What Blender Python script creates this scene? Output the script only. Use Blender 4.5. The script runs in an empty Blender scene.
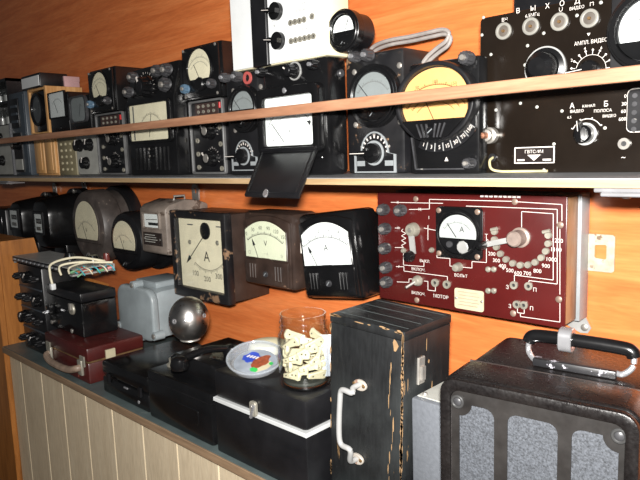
import bpy, bmesh, math, random
from mathutils import Vector, Matrix
random.seed(7)
PI = math.pi
scene = bpy.context.scene
COL = scene.collection

# ------------------------------------------------------------------ camera
ZC = 1.28                                   # lens height above the floor
CAM = Vector((0.0, -1.0, ZC))               # wall surface is the plane y = 0
FPX = 620.0
RIGHT = Vector((0.72342504, 0.68953296, -0.03464836))
DOWN = Vector((0.06979445, -0.12296919, -0.98995319))
FWD = Vector((-0.68686604, 0.71373866, -0.13708457))
cd = bpy.data.cameras.new('camera'); cd.sensor_width = 36.0; cd.lens = FPX / 640 * 36
cd.clip_start = 0.01
cam = bpy.data.objects.new('camera', cd); COL.objects.link(cam)
M = Matrix.Identity(4)
for i in range(3):
    M[i][0] = RIGHT[i]; M[i][1] = -DOWN[i]; M[i][2] = -FWD[i]; M[i][3] = CAM[i]
cam.matrix_world = M
scene.camera = cam

# ------------------------------------------------------------------ light
w = bpy.data.worlds.new('world'); scene.world = w; w.use_nodes = True
bg = w.node_tree.nodes['Background']
bg.inputs[0].default_value = (0.92, 0.96, 1.0, 1); bg.inputs[1].default_value = 0.05

def area(name, loc, target, sx, sy, power, col, spread=PI):
    l = bpy.data.lights.new(name, 'AREA'); l.shape = 'RECTANGLE'; l.size = sx; l.size_y = sy
    l.energy = power; l.color = col; l.spread = spread
    o = bpy.data.objects.new(name, l); COL.objects.link(o)
    o.location = loc
    o.rotation_euler = (Vector(target) - Vector(loc)).to_track_quat('-Z', 'Y').to_euler()
    return o
# the camera's own flash beside and above the lens, and an added soft fill light from behind on the right
area('camera_flash', (0.02, -1.02, ZC + 0.055), (-0.75, 0.0, ZC - 0.15), 0.05, 0.03, 36.0, (1.0, 0.97, 0.93), math.radians(150))
area('soft_fill_right', (1.1, -1.7, ZC + 1.0), (-0.5, 0.0, ZC - 0.2), 1.0, 1.1, 9.0, (0.94, 0.97, 1.0))
vs = scene.view_settings
vs.view_transform = 'Standard'; vs.look = 'None'; vs.gamma = 1.0; vs.exposure = 0.0
vs.use_curve_mapping = False

# ------------------------------------------------------------------ materials
MATS = {}
def srgb(r, g, b):
    f = lambda c: (c/255/12.92) if c <= 10.3 else ((c/255 + 0.055)/1.055)**2.4
    return (f(r), f(g), f(b), 1)
class NT:
    def __init__(s, name):
        s.m = bpy.data.materials.new(name); s.m.use_nodes = True
        s.t = s.m.node_tree; s.b = s.t.nodes['Principled BSDF']
        s.tc = s.n('ShaderNodeTexCoord')
    def n(s, k, **kw):
        x = s.t.nodes.new(k)
        for a, v in kw.items(): setattr(x, a, v)
        return x
    def l(s, a, b): s.t.links.new(a, b)
    def noise(s, scale, detail=4, stretch=(1, 1, 1), rough=0.55, dist=0.0, coord='Object'):
        mp = s.n('ShaderNodeMapping'); mp.inputs['Scale'].default_value = stretch
        s.l(s.tc.outputs[coord], mp.inputs['Vector'])
        x = s.n('ShaderNodeTexNoise'); x.inputs['Scale'].default_value = scale
        x.inputs['Detail'].default_value = detail; x.inputs['Roughness'].default_value = rough
        x.inputs['Distortion'].default_value = dist
        s.l(mp.outputs[0], x.inputs['Vector']); return x.outputs['Fac']
    def ramp(s, fac, stops):
        r = s.n('ShaderNodeValToRGB'); e = r.color_ramp.elements
        while len(e) < len(stops): e.new(0.5)
        for i, (p, c) in enumerate(stops): e[i].position = p; e[i].color = c
        s.l(fac, r.inputs[0]); return r.outputs[0]
    def mix(s, fac, a, b):
        x = s.n('ShaderNodeMix', data_type='RGBA')
        s.l(fac, x.inputs[0])
        for i, v in ((6, a), (7, b)):
            if hasattr(v, 'links') or hasattr(v, 'is_linked'): s.l(v, x.inputs[i])
            else: x.inputs[i].default_value = v
        return x.outputs[2]
    def bump(s, fac, st, dist=0.001):
        x = s.n('ShaderNodeBump'); x.inputs['Strength'].default_value = st; x.inputs['Distance'].default_value = dist
        s.l(fac, x.inputs['Height']); s.l(x.outputs[0], s.b.inputs['Normal'])

def paint(name, c, rough=0.4, metal=0.0, var=0.25, scale=30, wear=None, thr=0.68, wscale=25, bump=0.0, stretch=(1, 1, 1), dust=None, coat=0):
    if name in MATS: return MATS[name]
    k = NT(name); C0 = srgb(*c)
    f = k.noise(scale, 5, stretch)
    d = tuple(x*(1-var) for x in C0[:3]) + (1,); u = tuple(min(1, x*(1+var)) for x in C0[:3]) + (1,)
    col = k.ramp(f, [(0.3, d), (0.7, u)])
    if dust:
        fd = k.noise(6, 6)
        col = k.mix(k.ramp(fd, [(0.45, (0, 0, 0, 1)), (0.75, (0.6, 0.6, 0.6, 1))]), col, srgb(*dust))
    if wear:
        fw = k.noise(wscale, 8, stretch, 0.65)
        wm = k.ramp(fw, [(thr-0.015, (0, 0, 0, 1)), (thr+0.015, (1, 1, 1, 1))])
        col = k.mix(wm, col, srgb(*wear))
    k.l(col, k.b.inputs['Base Color'])
    rr = k.ramp(k.noise(scale*0.7, 4), [(0.3, (max(0, rough-0.07),)*3+(1,)), (0.7, (min(1, rough+0.09),)*3+(1,))])
    k.l(rr, k.b.inputs['Roughness']); k.b.inputs['Metallic'].default_value = metal
    if coat: k.b.inputs['Coat Weight'].default_value = coat; k.b.inputs['Coat Roughness'].default_value = 0.12
    if bump: k.bump(f, bump)
    MATS[name] = k.m; return k.m

def wood(name, a, b, c, rough=0.4, stretch=(1, 8, 8), scale=5, spec=0.5):
    if name in MATS: return MATS[name]
    k = NT(name)
    f = k.noise(scale, 6, stretch, 0.6, 1.2); g = k.noise(scale*9, 3, stretch)
    col = k.ramp(f, [(0.28, srgb(*a)), (0.5, srgb(*b)), (0.72, srgb(*c))])
    fine = k.ramp(g, [(0.35, (0.82, 0.82, 0.82, 1)), (0.65, (1.08, 1.08, 1.08, 1))])
    x = k.n('ShaderNodeMix', data_type='RGBA', blend_type='MULTIPLY'); x.inputs[0].default_value = 0.6
    k.l(col, x.inputs[6]); k.l(fine, x.inputs[7])
    k.l(x.outputs[2], k.b.inputs['Base Color'])
    k.b.inputs['Roughness'].default_value = rough; k.b.inputs['Specular IOR Level'].default_value = spec
    k.bump(g, 0.05)
    MATS[name] = k.m; return k.m

def clear(name, tint, refl=1.0, milk=0.0):
    k = NT(name); k.t.nodes.remove(k.b)
    tr = k.n('ShaderNodeBsdfTransparent'); tr.inputs[0].default_value = tint
    gl = k.n('ShaderNodeBsdfGlossy'); gl.inputs['Roughness'].default_value = 0.04
    lw = k.n('ShaderNodeLayerWeight'); lw.inputs[0].default_value = 0.5
    pw = k.n('ShaderNodeMath', operation='POWER'); pw.inputs[1].default_value = 4.0
    k.l(lw.outputs['Facing'], pw.inputs[0])
    mu = k.n('ShaderNodeMath', operation='MULTIPLY_ADD'); mu.inputs[1].default_value = 0.6*refl; mu.inputs[2].default_value = 0.03*refl; mu.use_clamp = True
    k.l(pw.outputs[0], mu.inputs[0])
    mx = k.n('ShaderNodeMixShader'); k.l(mu.outputs[0], mx.inputs[0]); k.l(tr.outputs[0], mx.inputs[1]); k.l(gl.outputs[0], mx.inputs[2])
    if milk:
        df = k.n('ShaderNodeBsdfDiffuse'); df.inputs[0].default_value = (0.85, 0.88, 0.92, 1)
        m2 = k.n('ShaderNodeMixShader'); m2.inputs[0].default_value = milk
        k.l(mx.outputs[0], m2.inputs[1]); k.l(df.outputs[0], m2.inputs[2]); mx = m2
    out = [n for n in k.t.nodes if n.type == 'OUTPUT_MATERIAL'][0]
    k.l(mx.outputs[0], out.inputs[0]); MATS[name] = k.m; return k.m

WALL = wood('orange_wood_laminate', (178, 92, 46), (196, 108, 57), (208, 123, 70), 0.33, (0.8, 8, 9), 3.2)
RAILW = wood('reddish_rail_wood', (120, 82, 60), (138, 98, 74), (154, 114, 88), 0.5, (1, 14, 14), 5)
PALEW = wood('pale_edge_wood', (124, 102, 72), (140, 116, 84), (154, 130, 98), 0.55, (1, 12, 20), 5)
TANW = wood('tan_box_wood', (168, 122, 72), (190, 144, 92), (204, 160, 108), 0.45, (12, 12, 1), 5)
BROWNW = wood('brown_panel_wood', (122, 74, 30), (150, 94, 42), (166, 108, 52), 0.4, (10, 10, 1), 4)
BOXW = wood('brown_case_wood', (108, 82, 56), (132, 104, 76), (148, 120, 90), 0.45, (10, 10, 1.2), 6)
TAUPE = wood('taupe_cladding', (176, 160, 134), (186, 170, 144), (194, 180, 154), 0.5, (8, 8, 1), 4)
SEAM = paint('pale_seam', (214, 200, 170), 0.5, var=0.06)
SHELFTOP = paint('grey_shelf_top', (120, 122, 124), 0.5, var=0.2, scale=12)
COUNTER = paint('slate_countertop', (74, 84, 84), 0.38, var=0.25, scale=14, wear=(110, 116, 112), thr=0.66)
EDGE = wood('brown_edge_strip', (104, 84, 66), (122, 100, 78), (138, 114, 90), 0.5, (1, 10, 10), 6)
FLOOR = wood('brown_floor', (92, 66, 44), (112, 82, 56), (126, 94, 66), 0.45, (1, 8, 1), 3)
BLACK = paint('black_bakelite', (13, 13, 14), 0.2, var=0.3, scale=18)
BLACKM = paint('black_satin_paint', (16, 16, 18), 0.34, var=0.3, scale=22, dust=(30, 30, 31))
BLACKW = paint('chipped_black_paint', (18, 18, 20), 0.36, var=0.3, wear=(122, 96, 74), thr=0.60, wscale=22, dust=(42, 40, 39))
DARKB = paint('brown_black_panel', (20, 15, 11), 0.2, var=0.3, scale=9, wear=(128, 110, 92), thr=0.735, wscale=60)
BROWNM = paint('worn_brown_bakelite', (44, 33, 28), 0.4, var=0.35, scale=30, wear=(96, 74, 60), thr=0.66, wscale=26)
CASEBLK = paint('worn_black_wood', (20, 21, 22), 0.42, var=0.35, scale=30, stretch=(6, 6, 1), wear=(130, 102, 68), thr=0.665, wscale=7, bump=0.2, dust=(58, 62, 62))
BARE = paint('bare_wood_wear', (128, 102, 72), 0.6, var=0.25, scale=60)
GREYM = paint('grey_enamel', (122, 126, 128), 0.42, var=0.15, scale=20, wear=(86, 88, 90), thr=0.7)
GREYP = paint('pale_grey_panel', (146, 146, 140), 0.42, var=0.14, scale=30)
GREYBOX = paint('grey_hammered_metal', (86, 89, 94), 0.36, var=0.12, scale=160, bump=0.3)
CAST = paint('grey_cast_paint', (132, 140, 143), 0.36, var=0.18, scale=14, wear=(140, 150, 152), thr=0.7)
SLATE = paint('slate_blue_enamel', (54, 61, 68), 0.36, var=0.2, scale=14)
WORNG = paint('worn_grey_brown_metal', (112, 102, 94), 0.5, 0.0, var=0.3, scale=24, wear=(74, 62, 54), thr=0.6, wscale=24)
MOTTLE = paint('mottled_iron', (62, 56, 53), 0.45, var=0.4, scale=26, wear=(104, 94, 86), thr=0.63, wscale=28)
WHITE = paint('white_enamel', (198, 200, 200), 0.4, var=0.05, scale=20)
CREAM = paint('cream_enamel', (210, 202, 170), 0.42, var=0.08, scale=20)
DIALW = paint('white_dial_paper', (226, 228, 226), 0.6, var=0.04, scale=30)
DIALC = paint('cream_dial_paper', (220, 210, 182), 0.6, var=0.08, scale=25)
DIALG = paint('grey_dial_paper', (122, 126, 126), 0.6, var=0.08, scale=25)
DIALGN = paint('greenish_dial_paper', (206, 208, 182), 0.6, var=0.06, scale=25)
DIALY = paint('amber_dial_paper', (204, 154, 94), 0.55, var=0.10, scale=18)
INK = paint('black_ink', (22, 22, 24), 0.6, var=0.05)
INKG = paint('grey_ink', (92, 92, 90), 0.6, var=0.05)
LETW = paint('white_lettering', (190, 184, 178), 0.5, var=0.05)
CHROME = paint('chrome', (164, 164, 167), 0.22, 0.7, var=0.08, scale=30)
BALL = paint('tarnished_chrome', (190, 186, 182), 0.30, 1.0, var=0.22, scale=34, wear=(120, 100, 90), thr=0.66, wscale=40)
STEEL = paint('dull_steel', (158, 154, 148), 0.38, 0.7, var=0.2, scale=40)
NICKEL = paint('tarnished_nickel', (146, 142, 130), 0.42, 0.5, var=0.25, scale=50)
BRASS = paint('tarnished_brass', (150, 120, 84), 0.4, 0.8, var=0.25, scale=50)
ALU = paint('aluminium_paint', (150, 150, 148), 0.4, 0.3, var=0.12, scale=40, wear=(110, 104, 98), thr=0.66, wscale=60)
KNOBG = paint('worn_black_knob', (48, 48, 50), 0.38, var=0.4, scale=60, wear=(110, 108, 104), thr=0.66, wscale=70)
RED = paint('oxblood_panel', (66, 18, 17), 0.26, var=0.16, scale=10)
CASERED = paint('oxblood_leatherette', (60, 20, 18), 0.34, var=0.22, scale=26, wear=(120, 62, 50), thr=0.68)
LEATH = paint('worn_tan_leather', (122, 104, 90), 0.55, var=0.3, scale=40)
OLIVE = paint('olive_grey_panel', (118, 110, 86), 0.45, var=0.14)
PLATE = paint('cream_nameplate', (164, 156, 130), 0.45, var=0.12, scale=50)
REDP = paint('red_plastic', (168, 34, 36), 0.35, var=0.15)
BLUEP = paint('blue_print', (36, 60, 150), 0.45, var=0.15)
GREENP = paint('green_print', (40, 150, 70), 0.45, var=0.2)
BROWNP = paint('brown_print', (120, 58, 34), 0.5, var=0.4, scale=200)
PEG = paint('ivory_plastic', (188, 180, 152), 0.42, var=0.06)
CABLE = paint('cream_cable', (206, 198, 172), 0.5, var=0.1)
STRAP = paint('grey_rubber_cable', (128, 122, 118), 0.55, var=0.2, scale=60)
SUIT = paint('dark_leatherette', (16, 14, 14), 0.3, var=0.35, scale=300, bump=0.35, dust=(40, 36, 34))
MESHG = paint('flecked_grille_cloth', (60, 63, 68), 0.6, var=0.6, scale=460, bump=0.5)
PINK = paint('pinkish_card', (176, 140, 140), 0.6, var=0.1)
GLASS = clear('clear_glass', (0.97, 0.98, 0.98, 1), 0.9)
JARGL = clear('jar_glass', (0.975, 0.985, 0.98, 1), 1.7)
PLAST = clear('milky_clear_plastic', (0.93, 0.95, 0.97, 1), 2.2, 0.10)

# ------------------------------------------------------------------ mesh builder
class MB:
    def __init__(s): s.v = []; s.f = []
    def add(s, vs, fs):
        o = len(s.v); s.v += [tuple(x) for x in vs]; s.f += [tuple(i+o for i in f) for f in fs]; return s
    def box(s, x0, x1, y0, y1, z0, z1):
        if x0 > x1: x0, x1 = x1, x0
        if y0 > y1: y0, y1 = y1, y0
        if z0 > z1: z0, z1 = z1, z0
        return s.add([(x0,y0,z0),(x1,y0,z0),(x1,y1,z0),(x0,y1,z0),(x0,y0,z1),(x1,y0,z1),(x1,y1,z1),(x0,y1,z1)],
                     [(0,3,2,1),(4,5,6,7),(0,1,5,4),(1,2,6,5),(2,3,7,6),(3,0,4,7)])
    def prism(s, pts, y0, y1, taper=1.0):
        # outline (x, z) counter-clockwise seen from the front (-y); y0 is the front
        n = len(pts); cx = sum(p[0] for p in pts)/n; cz = sum(p[1] for p in pts)/n
        fr = [(cx+(x-cx)*taper, y0, cz+(z-cz)*taper) for x, z in pts]; bk = [(x, y1, z) for x, z in pts]
        fs = [tuple(range(n)), tuple(range(2*n-1, n-1, -1))]
        fs += [(i, n+i, n+(i+1) % n, (i+1) % n) for i in range(n)]
        return s.add(fr+bk, fs)
    def ring(s, po, pi, y0, y1):
        n = len(po)
        vs = [(x,y0,z) for x,z in po]+[(x,y0,z) for x,z in pi]+[(x,y1,z) for x,z in po]+[(x,y1,z) for x,z in pi]
        fs = []
        for i in range(n):
            j = (i+1) % n
            fs += [(i,j,n+j,n+i),(i,2*n+i,2*n+j,j),(n+i,n+j,3*n+j,3*n+i),(2*n+i,3*n+i,3*n+j,2*n+j)]
        return s.add(vs, fs)
    def lathe(s, prof, cx, cz, n=24, sx=1.0, axis='y', base=0.0):
        # profile (r, t): from the front tip to the back; axis y (towards wall) or z (upright)
        vs = []; fs = []; m = len(prof)
        for r, t in prof:
            for i in range(n):
                a = 2*PI*i/n
                if axis == 'y': vs.append((cx+r*sx*math.cos(a), t, cz+r*math.sin(a)))
                else: vs.append((cx+r*math.cos(a), cz+r*math.sin(a), t))
        for k in range(m-1):
            for i in range(n):
                j = (i+1) % n
                q = (k*n+i, (k+1)*n+i, (k+1)*n+j, k*n+j)
                fs.append(q if axis == 'y' else q[::-1])
        c0 = tuple(range(n)); c1 = tuple(range((m-1)*n+n-1, (m-1)*n-1, -1))
        if prof[0][0] > 1e-6: fs.append(c0 if axis == 'y' else c0[::-1])
        if prof[-1][0] > 1e-6: fs.append(c1 if axis == 'y' else c1[::-1])
        return s.add(vs, fs)
    def tube(s, pts, r, n=8):
        P = [Vector(p) for p in pts]; vs = []; fs = []; m = len(P); up = Vector((0.13, 0.3, 0.94))
        for k in range(m):
            t = (P[min(k+1, m-1)]-P[max(k-1, 0)]).normalized()
            a = t.cross(up)
            if a.length < 0.05: a = t.cross(Vector((1, 0, 0)))
            a.normalize(); b = t.cross(a)
            for i in range(n):
                g = 2*PI*i/n; vs.append(P[k]+a*(r*math.cos(g))+b*(r*math.sin(g)))
        for k in range(m-1):
            for i in range(n):
                j = (i+1) % n; fs.append((k*n+i, k*n+j, (k+1)*n+j, (k+1)*n+i))
        fs.append(tuple(range(n-1, -1, -1))); fs.append(tuple(range((m-1)*n, m*n)))
        return s.add(vs, fs)
    def sphere(s, c, rx, ry, rz, n=28, m=16):
        vs = [(c[0], c[1], c[2]+rz)]; fs = []
        for k in range(1, m):
            th = PI*k/m
            for i in range(n):
                a = 2*PI*i/n
                vs.append((c[0]+rx*math.sin(th)*math.cos(a), c[1]+ry*math.sin(th)*math.sin(a), c[2]+rz*math.cos(th)))
        vs.append((c[0], c[1], c[2]-rz)); L = len(vs)-1
        for i in range(n):
            j = (i+1) % n
            fs.append((0, 1+i, 1+j)); fs.append((L, 1+(m-2)*n+j, 1+(m-2)*n+i))
            for k in range(m-2): fs.append((1+k*n+i, 1+(k+1)*n+i, 1+(k+1)*n+j, 1+k*n+j))
        return s.add(vs, fs)
    def build(s, name, mat, parent=None, bevel=0.0, seg=2, smooth=35, xf=None):
        me = bpy.data.meshes.new(name); me.from_pydata(s.v, [], s.f); me.update()
        bm = bmesh.new(); bm.from_mesh(me)
        bmesh.ops.recalc_face_normals(bm, faces=bm.faces)
        if bevel > 0:
            es = [e for e in bm.edges if len(e.link_faces) == 2 and e.calc_face_angle(0) > 0.6]
            bmesh.ops.bevel(bm, geom=es, offset=bevel, segments=seg, affect='EDGES', clamp_overlap=True, profile=0.5)
        bm.to_mesh(me); bm.free()
        if xf is not None: me.transform(xf)
        for p in me.polygons: p.use_smooth = True
        try: me.set_sharp_from_angle(angle=math.radians(smooth))
        except Exception: pass
        me.materials.append(mat)
        o = bpy.data.objects.new(name, me); COL.objects.link(o)
        if parent is not None: o.parent = parent
        return o

def rrect(cx, cz, w, h, r, n=5):
    r = min(r, w/2-1e-5, h/2-1e-5); pts = []
    for sx, sz, a0 in ((1, -1, -PI/2), (1, 1, 0), (-1, 1, PI/2), (-1, -1, PI)):
        for i in range(n+1):
            a = a0+PI/2*i/n; pts.append((cx+sx*(w/2-r)+r*math.cos(a), cz+sz*(h/2-r)+r*math.sin(a)))
    return pts
def ell(cx, cz, rx, rz, n=40): return [(cx+rx*math.cos(2*PI*i/n), cz+rz*math.sin(2*PI*i/n)) for i in range(n)]
def arch(x0, x1, z0, z1, rise, n=14):
    pts = [(x0, z0), (x1, z0)]
    for i in range(n+1):
        t = 1-i/n; pts.append((x0+(x1-x0)*t, z1-rise+rise*(1-(2*t-1)**2)))
    return pts
def clipell(cx, cz, rx, rz, x0=-9, x1=9, z0=-9, z1=9, n=64):
    out = []
    for x, z in ell(cx, cz, rx, rz, n):
        p = (min(max(x, x0), x1), min(max(z, z0), z1))
        if not out or abs(p[0]-out[-1][0])+abs(p[1]-out[-1][1]) > 1e-6: out.append(p)
    return out
def star(cx, cz, r, k=14, d=0.12):
    return [(cx+r*(1-(d if i % 2 else 0))*math.cos(PI*i/k), cz+r*(1-(d if i % 2 else 0))*math.sin(PI*i/k)) for i in range(2*k)]

_tc = {}
def text(s, x, z, h, mat, parent, y=-0.0006, name='lettering', wmax=None, rot=0.0):
    if s not in _tc:
        cu = bpy.data.curves.new('t', 'FONT'); cu.body = s; cu.size = 1.0; cu.resolution_u = 2
        ob = bpy.data.objects.new('t', cu); COL.objects.link(ob)
        bpy.context.view_layer.update()
        dg = bpy.context.evaluated_depsgraph_get()
        me = bpy.data.meshes.new_from_object(ob.evaluated_get(dg)); vs = [tuple(v.co) for v in me.vertices]; fs = [tuple(p.vertices) for p in me.polygons]
        bpy.data.objects.remove(ob); bpy.data.curves.remove(cu); bpy.data.meshes.remove(me)
        xs = [v[0] for v in vs]; ys = [v[1] for v in vs]
        _tc[s] = ([(v[0]-(min(xs)+max(xs))/2, v[1]-(min(ys)+max(ys))/2) for v in vs], fs, max(xs)-min(xs), max(ys)-min(ys))
    vs, fs, W, H = _tc[s]
    k = h/0.72; kx = k
    if wmax and W*k > wmax: kx = wmax/W
    c, sn = math.cos(rot), math.sin(rot)
    mb = MB(); P = [(vx*kx, vy*k) for vx, vy in vs]
    mb.add([(x+a*c-b*sn, y, z+a*sn+b*c) for a, b in P], fs)
    me = bpy.data.meshes.new(name); me.from_pydata(mb.v, [], mb.f); me.update(); me.materials.append(mat)
    o = bpy.data.objects.new(name, me); COL.objects.link(o); o.parent = parent
    return o

# ------------------------------------------------------------------ things
def ray(px, py): return (RIGHT*(px-320)+DOWN*(py-240)+FWD*FPX).normalized()
def at(px, py, axis, val):
    r = ray(px, py); return CAM+r*((val-CAM[axis])/r[axis])
def atY(px, py, y): return at(px, py, 1, y)
def tag(o, label, cat, group=None):
    o['label'] = label; o['category'] = cat
    if group: o['group'] = group
    return o
def empty(name, loc, rot=(0, 0, 0)):
    o = bpy.data.objects.new(name, None); COL.objects.link(o); o.empty_display_size = 0.02
    o.location = loc; o.rotation_euler = rot; return o
class Thing:
    """root Empty at the base of the front face; local x right, y into the wall, z up"""
    def __init__(s, name, label, cat, loc, rot=(0, 0, 0), group=None):
        s.o = tag(empty(name, loc, rot), label, cat, group)
        from mathutils import Euler
        s.M = Matrix.Translation(Vector(loc)) @ Euler(rot).to_matrix().to_4x4(); s.I = s.M.inverted()
    def p(s, px, py, y=0.0):
        o = s.I @ CAM; d = s.I.to_3x3() @ ray(px, py); t = (y-o.y)/d.y; q = o+d*t; return q.x, q.z
    def sz(s, px, py, y=0.0):                      # metres per pixel, upright
        a = s.p(px, py-2, y); b = s.p(px, py+2, y); return (a[1]-b[1])/4
def between(name, label, cat, pl, pr, y, z, rot=(0, 0, 0), group=None):
    a = atY(pl[0], pl[1], y); b = atY(pr[0], pr[1], y)
    t = Thing(name, label, cat, ((a.x+b.x)/2, y, z), rot, group); t.w = b.x-a.x; return t

# --- parts shared by many instruments
def case(T, x0, x1, y0, y1, z0, z1, mat, bevel=0.006, name='case'):
    return MB().box(x0, x1, y0, y1, z0, z1).build(name, mat, T.o, bevel)
def screw(par, x, z, r, mat=None, y=0.0, name='screw', h=None):
    h = h or r*0.5
    return MB().lathe([(0, y-h), (r*0.6, y-h), (r, y-h*0.5), (r, y+0.0005)], x, z, 12).build(name, mat or STEEL, par)
def knob(par, x, z, r, ln, y=0.0, mat=None, cap=None, pointer=None, name='knob', pcol=None):
    mb = MB(); mb.prism(star(x, z, r, 14, 0.10), y-ln, y-ln*0.25, 0.9); mb.lathe([(r*1.08, y-ln*0.25), (r*1.12, y+0.0005)], x, z, 24)
    o = mb.build(name, mat or BLACK, par, smooth=30)
    if cap: MB().lathe([(0, y-ln*1.06), (r*0.5, y-ln*1.05), (r*0.6, y-ln*0.97)], x, z, 16).build('knob_cap', cap, o)
    if pointer is not None:
        c, s_ = math.cos(pointer), math.sin(pointer); rr = r*1.02; t = r*0.10
        pts = [(x+c*r*0.1+s_*t, z+s_*r*0.1-c*t), (x+c*rr+s_*t, z+s_*rr-c*t), (x+c*rr-s_*t, z+s_*rr+c*t), (x+c*r*0.1-s_*t, z+s_*r*0.1+c*t)]
        MB().prism(pts, y-ln*1.04, y-ln*0.9).build('pointer_line', pcol or LETW, o)
    return o
def terminal(par, x, z, r, ln, y=0.0, mat=None, tip=None, name='terminal'):
    o = MB().prism(star(x, z, r, 12, 0.14), y-ln, y-ln*0.35, 0.86).lathe([(r*0.7, y-ln*0.4), (r*0.9, y+0.0005)], x, z, 16).build(name, mat or KNOBG, par, smooth=28)
    MB().lathe([(0, y-ln*1.25), (r*0.36, y-ln*1.24), (r*0.42, y-ln*0.95)], x, z, 12).build('terminal_screw', tip or STEEL, o)
    return o
def barknob(par, x, z, r, ln, ang, y=0.0, mat=None, skirt=None, name='selector_knob', long=1.35):
    mat = mat or BLACK
    mb = MB().lathe([(r*0.8, y-ln*0.55), (r, y-ln*0.45), (r*1.02, y+0.0005)], x, z, 28)
    c, s_ = math.cos(ang), math.sin(ang); pts = []
    for a, b in ((-r*0.95, -r*0.26), (r*0.5, -r*0.32), (r*long, -r*0.05), (r*long, r*0.05), (r*0.5, r*0.32), (-r*0.95, r*0.26)):
        pts.append((x+a*c-b*s_, z+a*s_+b*c))
    mb.prism(pts, y-ln, y-ln*0.4, 0.92)
    o = mb.build(name, mat, par, 0.0)
    q = [(x+a*c-b*s_, z+a*s_+b*c) for a, b in ((r*0.3, -r*0.035), (r*long*0.95, -r*0.035), (r*long*0.95, r*0.035), (r*0.3, r*0.035))]
    MB().prism(q, y-ln*1.01, y-ln*0.9).build('pointer_line', LETW, o)
    if skirt: MB().ring(ell(x, z, r*1.25, r*1.25), ell(x, z, r*1.03, r*1.03), y-0.0015, y).build('skirt_ring', skirt, o)
    return o
def jack(par, x, z, r, y=0.0, mat=None, name='jack'):
    o = MB().ring(ell(x, z, r, r, 20), ell(x, z, r*0.45, r*0.45, 20), y-r*0.5, y).build(name, mat or NICKEL, par, 0)
    MB().lathe([(r*0.45, y-r*0.12), (r*0.45, y)], x, z, 12).build('socket_hole', INK, o); return o
def bar(mb, x0, z0, x1, z1, t, y0, y1):
    d = math.hypot(x1-x0, z1-z0); c, s_ = (x1-x0)/d, (z1-z0)/d; h = t/2
    return mb.prism([(x0+s_*h, z0-c*h), (x1+s_*h, z1-c*h), (x1-s_*h, z1+c*h), (x0-s_*h, z0+c*h)], y0, y1)
def scale(par, cx, cz, r, a0, a1, n, y, mat=None, ln=0.12, major=5, sx=1.0, th=0.006, name='dial_scale', line=True):
    mb = MB(); a0, a1 = math.radians(a0), math.radians(a1); t = r*th
    for i in range(n+1):
        a = a0+(a1-a0)*i/n; L = ln*(1.0 if i % major == 0 else 0.6)
        c, s_ = math.cos(a), math.sin(a)
        bar(mb, cx+r*c*sx, cz+r*s_, cx+r*(1+L)*c*sx, cz+r*(1+L)*s_, t*(2 if i % major == 0 else 1.3), y-0.0003, y)
    if line:
        m = 30; pr = None
        for i in range(m+1):
            a = a0+(a1-a0)*i/m; q = (cx+r*math.cos(a)*sx, cz+r*math.sin(a))
            if pr: bar(mb, pr[0], pr[1], q[0], q[1], t*1.4, y-0.0003, y)
            pr = q
    return mb.build(name, mat or INK, par)
def needle(par, x0, z0, x1, z1, y, t=0.0012, mat=None):
    return bar(MB(), x0, z0, x1, z1, t, y-0.0006, y).build('needle', mat or INK, par)
def round_meter(T, cx, cz, r, dep, dial, y=0.0, mat=None, split=-0.15, rot=0.0, ndl=2.2, sx=1.0, num=True, frame=0.80, screws=False, par=None, tall=True):
    """round bakelite meter: bezel ring, dial in the upper part, cover with zero screw below"""
    mat = mat or BLACK; par = par or T.o
    yf = y-dep
    R = r; q = r*frame
    o = MB()
    o.ring(ell(cx, cz, R*sx, R, 44), ell(cx, cz, q*sx, q, 44), yf+dep*0.18, y)
    o.ring(ell(cx, cz, R*0.93*sx, R*0.93, 44), ell(cx, cz, q*1.01*sx, q*1.01, 44), yf, yf+dep*0.2)
    o = o.build('meter', mat, par, 0.0008 if r > 0.03 else 0.0, 1)
    yd = yf+dep*0.35
    MB().prism(clipell(cx, cz, q*0.99*sx, q*0.99), yd+0.0006, yd+0.002).build('dial_back', INK, o)
    MB().prism(clipell(cx, cz, q*0.93*sx, q*0.93, z0=cz+split*r), yd, yd+0.0012).build('dial_face', dial, o)
    MB().prism(clipell(cx, cz, q*0.97*sx, q*0.97, z1=cz+split*r), yf+dep*0.12, yd+0.002).build('cover', mat, o, 0.0006, 1)
    scale(o, cx, cz+(split-0.25)*r, r*0.72, 145, 35, 20, yd, INKG, sx=sx, th=0.012)
    px, pz = cx, cz+(split-0.2)*r
    needle(o, px+0.3*r*math.cos(ndl), pz+0.3*r*math.sin(ndl), px+0.85*r*math.cos(ndl), pz+0.85*r*math.sin(ndl), yd-0.0005, r*0.02)
    zs = MB().lathe([(r*0.11, yf+dep*0.02), (r*0.12, yd)], cx, cz-0.58*r, 16); zs.build('zero_screw', mat, o)
    bar(MB(), cx-0.05*r, cz-0.63*r, cx+0.05*r, cz-0.53*r, r*0.025, yf+dep*0.01, yf+dep*0.03).build('screw_slot', GREYM, o)
    MB().prism(ell(cx, cz, q*0.985*sx, q*0.985), yf+dep*0.10, yf+dep*0.10+0.0007).build('glass', GLASS, o)
    if screws:
        for a in (45, 135, 225, 315):
            screw(o, cx+R*1.12*sx*math.cos(math.radians(a)), cz+R*1.12*math.sin(math.radians(a)), r*0.09, NICKEL, y)
    return o

# ------------------------------------------------------------------ the setting
ST = ZC-0.0372            # top of the display shelf
CT = ZC-0.530             # top of the counter
XL = -1.915               # right side of the tall cabinet at the far end
def struct(o): o['kind'] = 'structure'; return o
struct(MB().box(-3.3, 1.1, 0.0, 0.06, 0.0, 2.5).build('wall_back', WALL))
struct(MB().box(-3.3, 1.1, -2.6, 0.06, -0.05, 0.0).build('floor', FLOOR))

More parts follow.
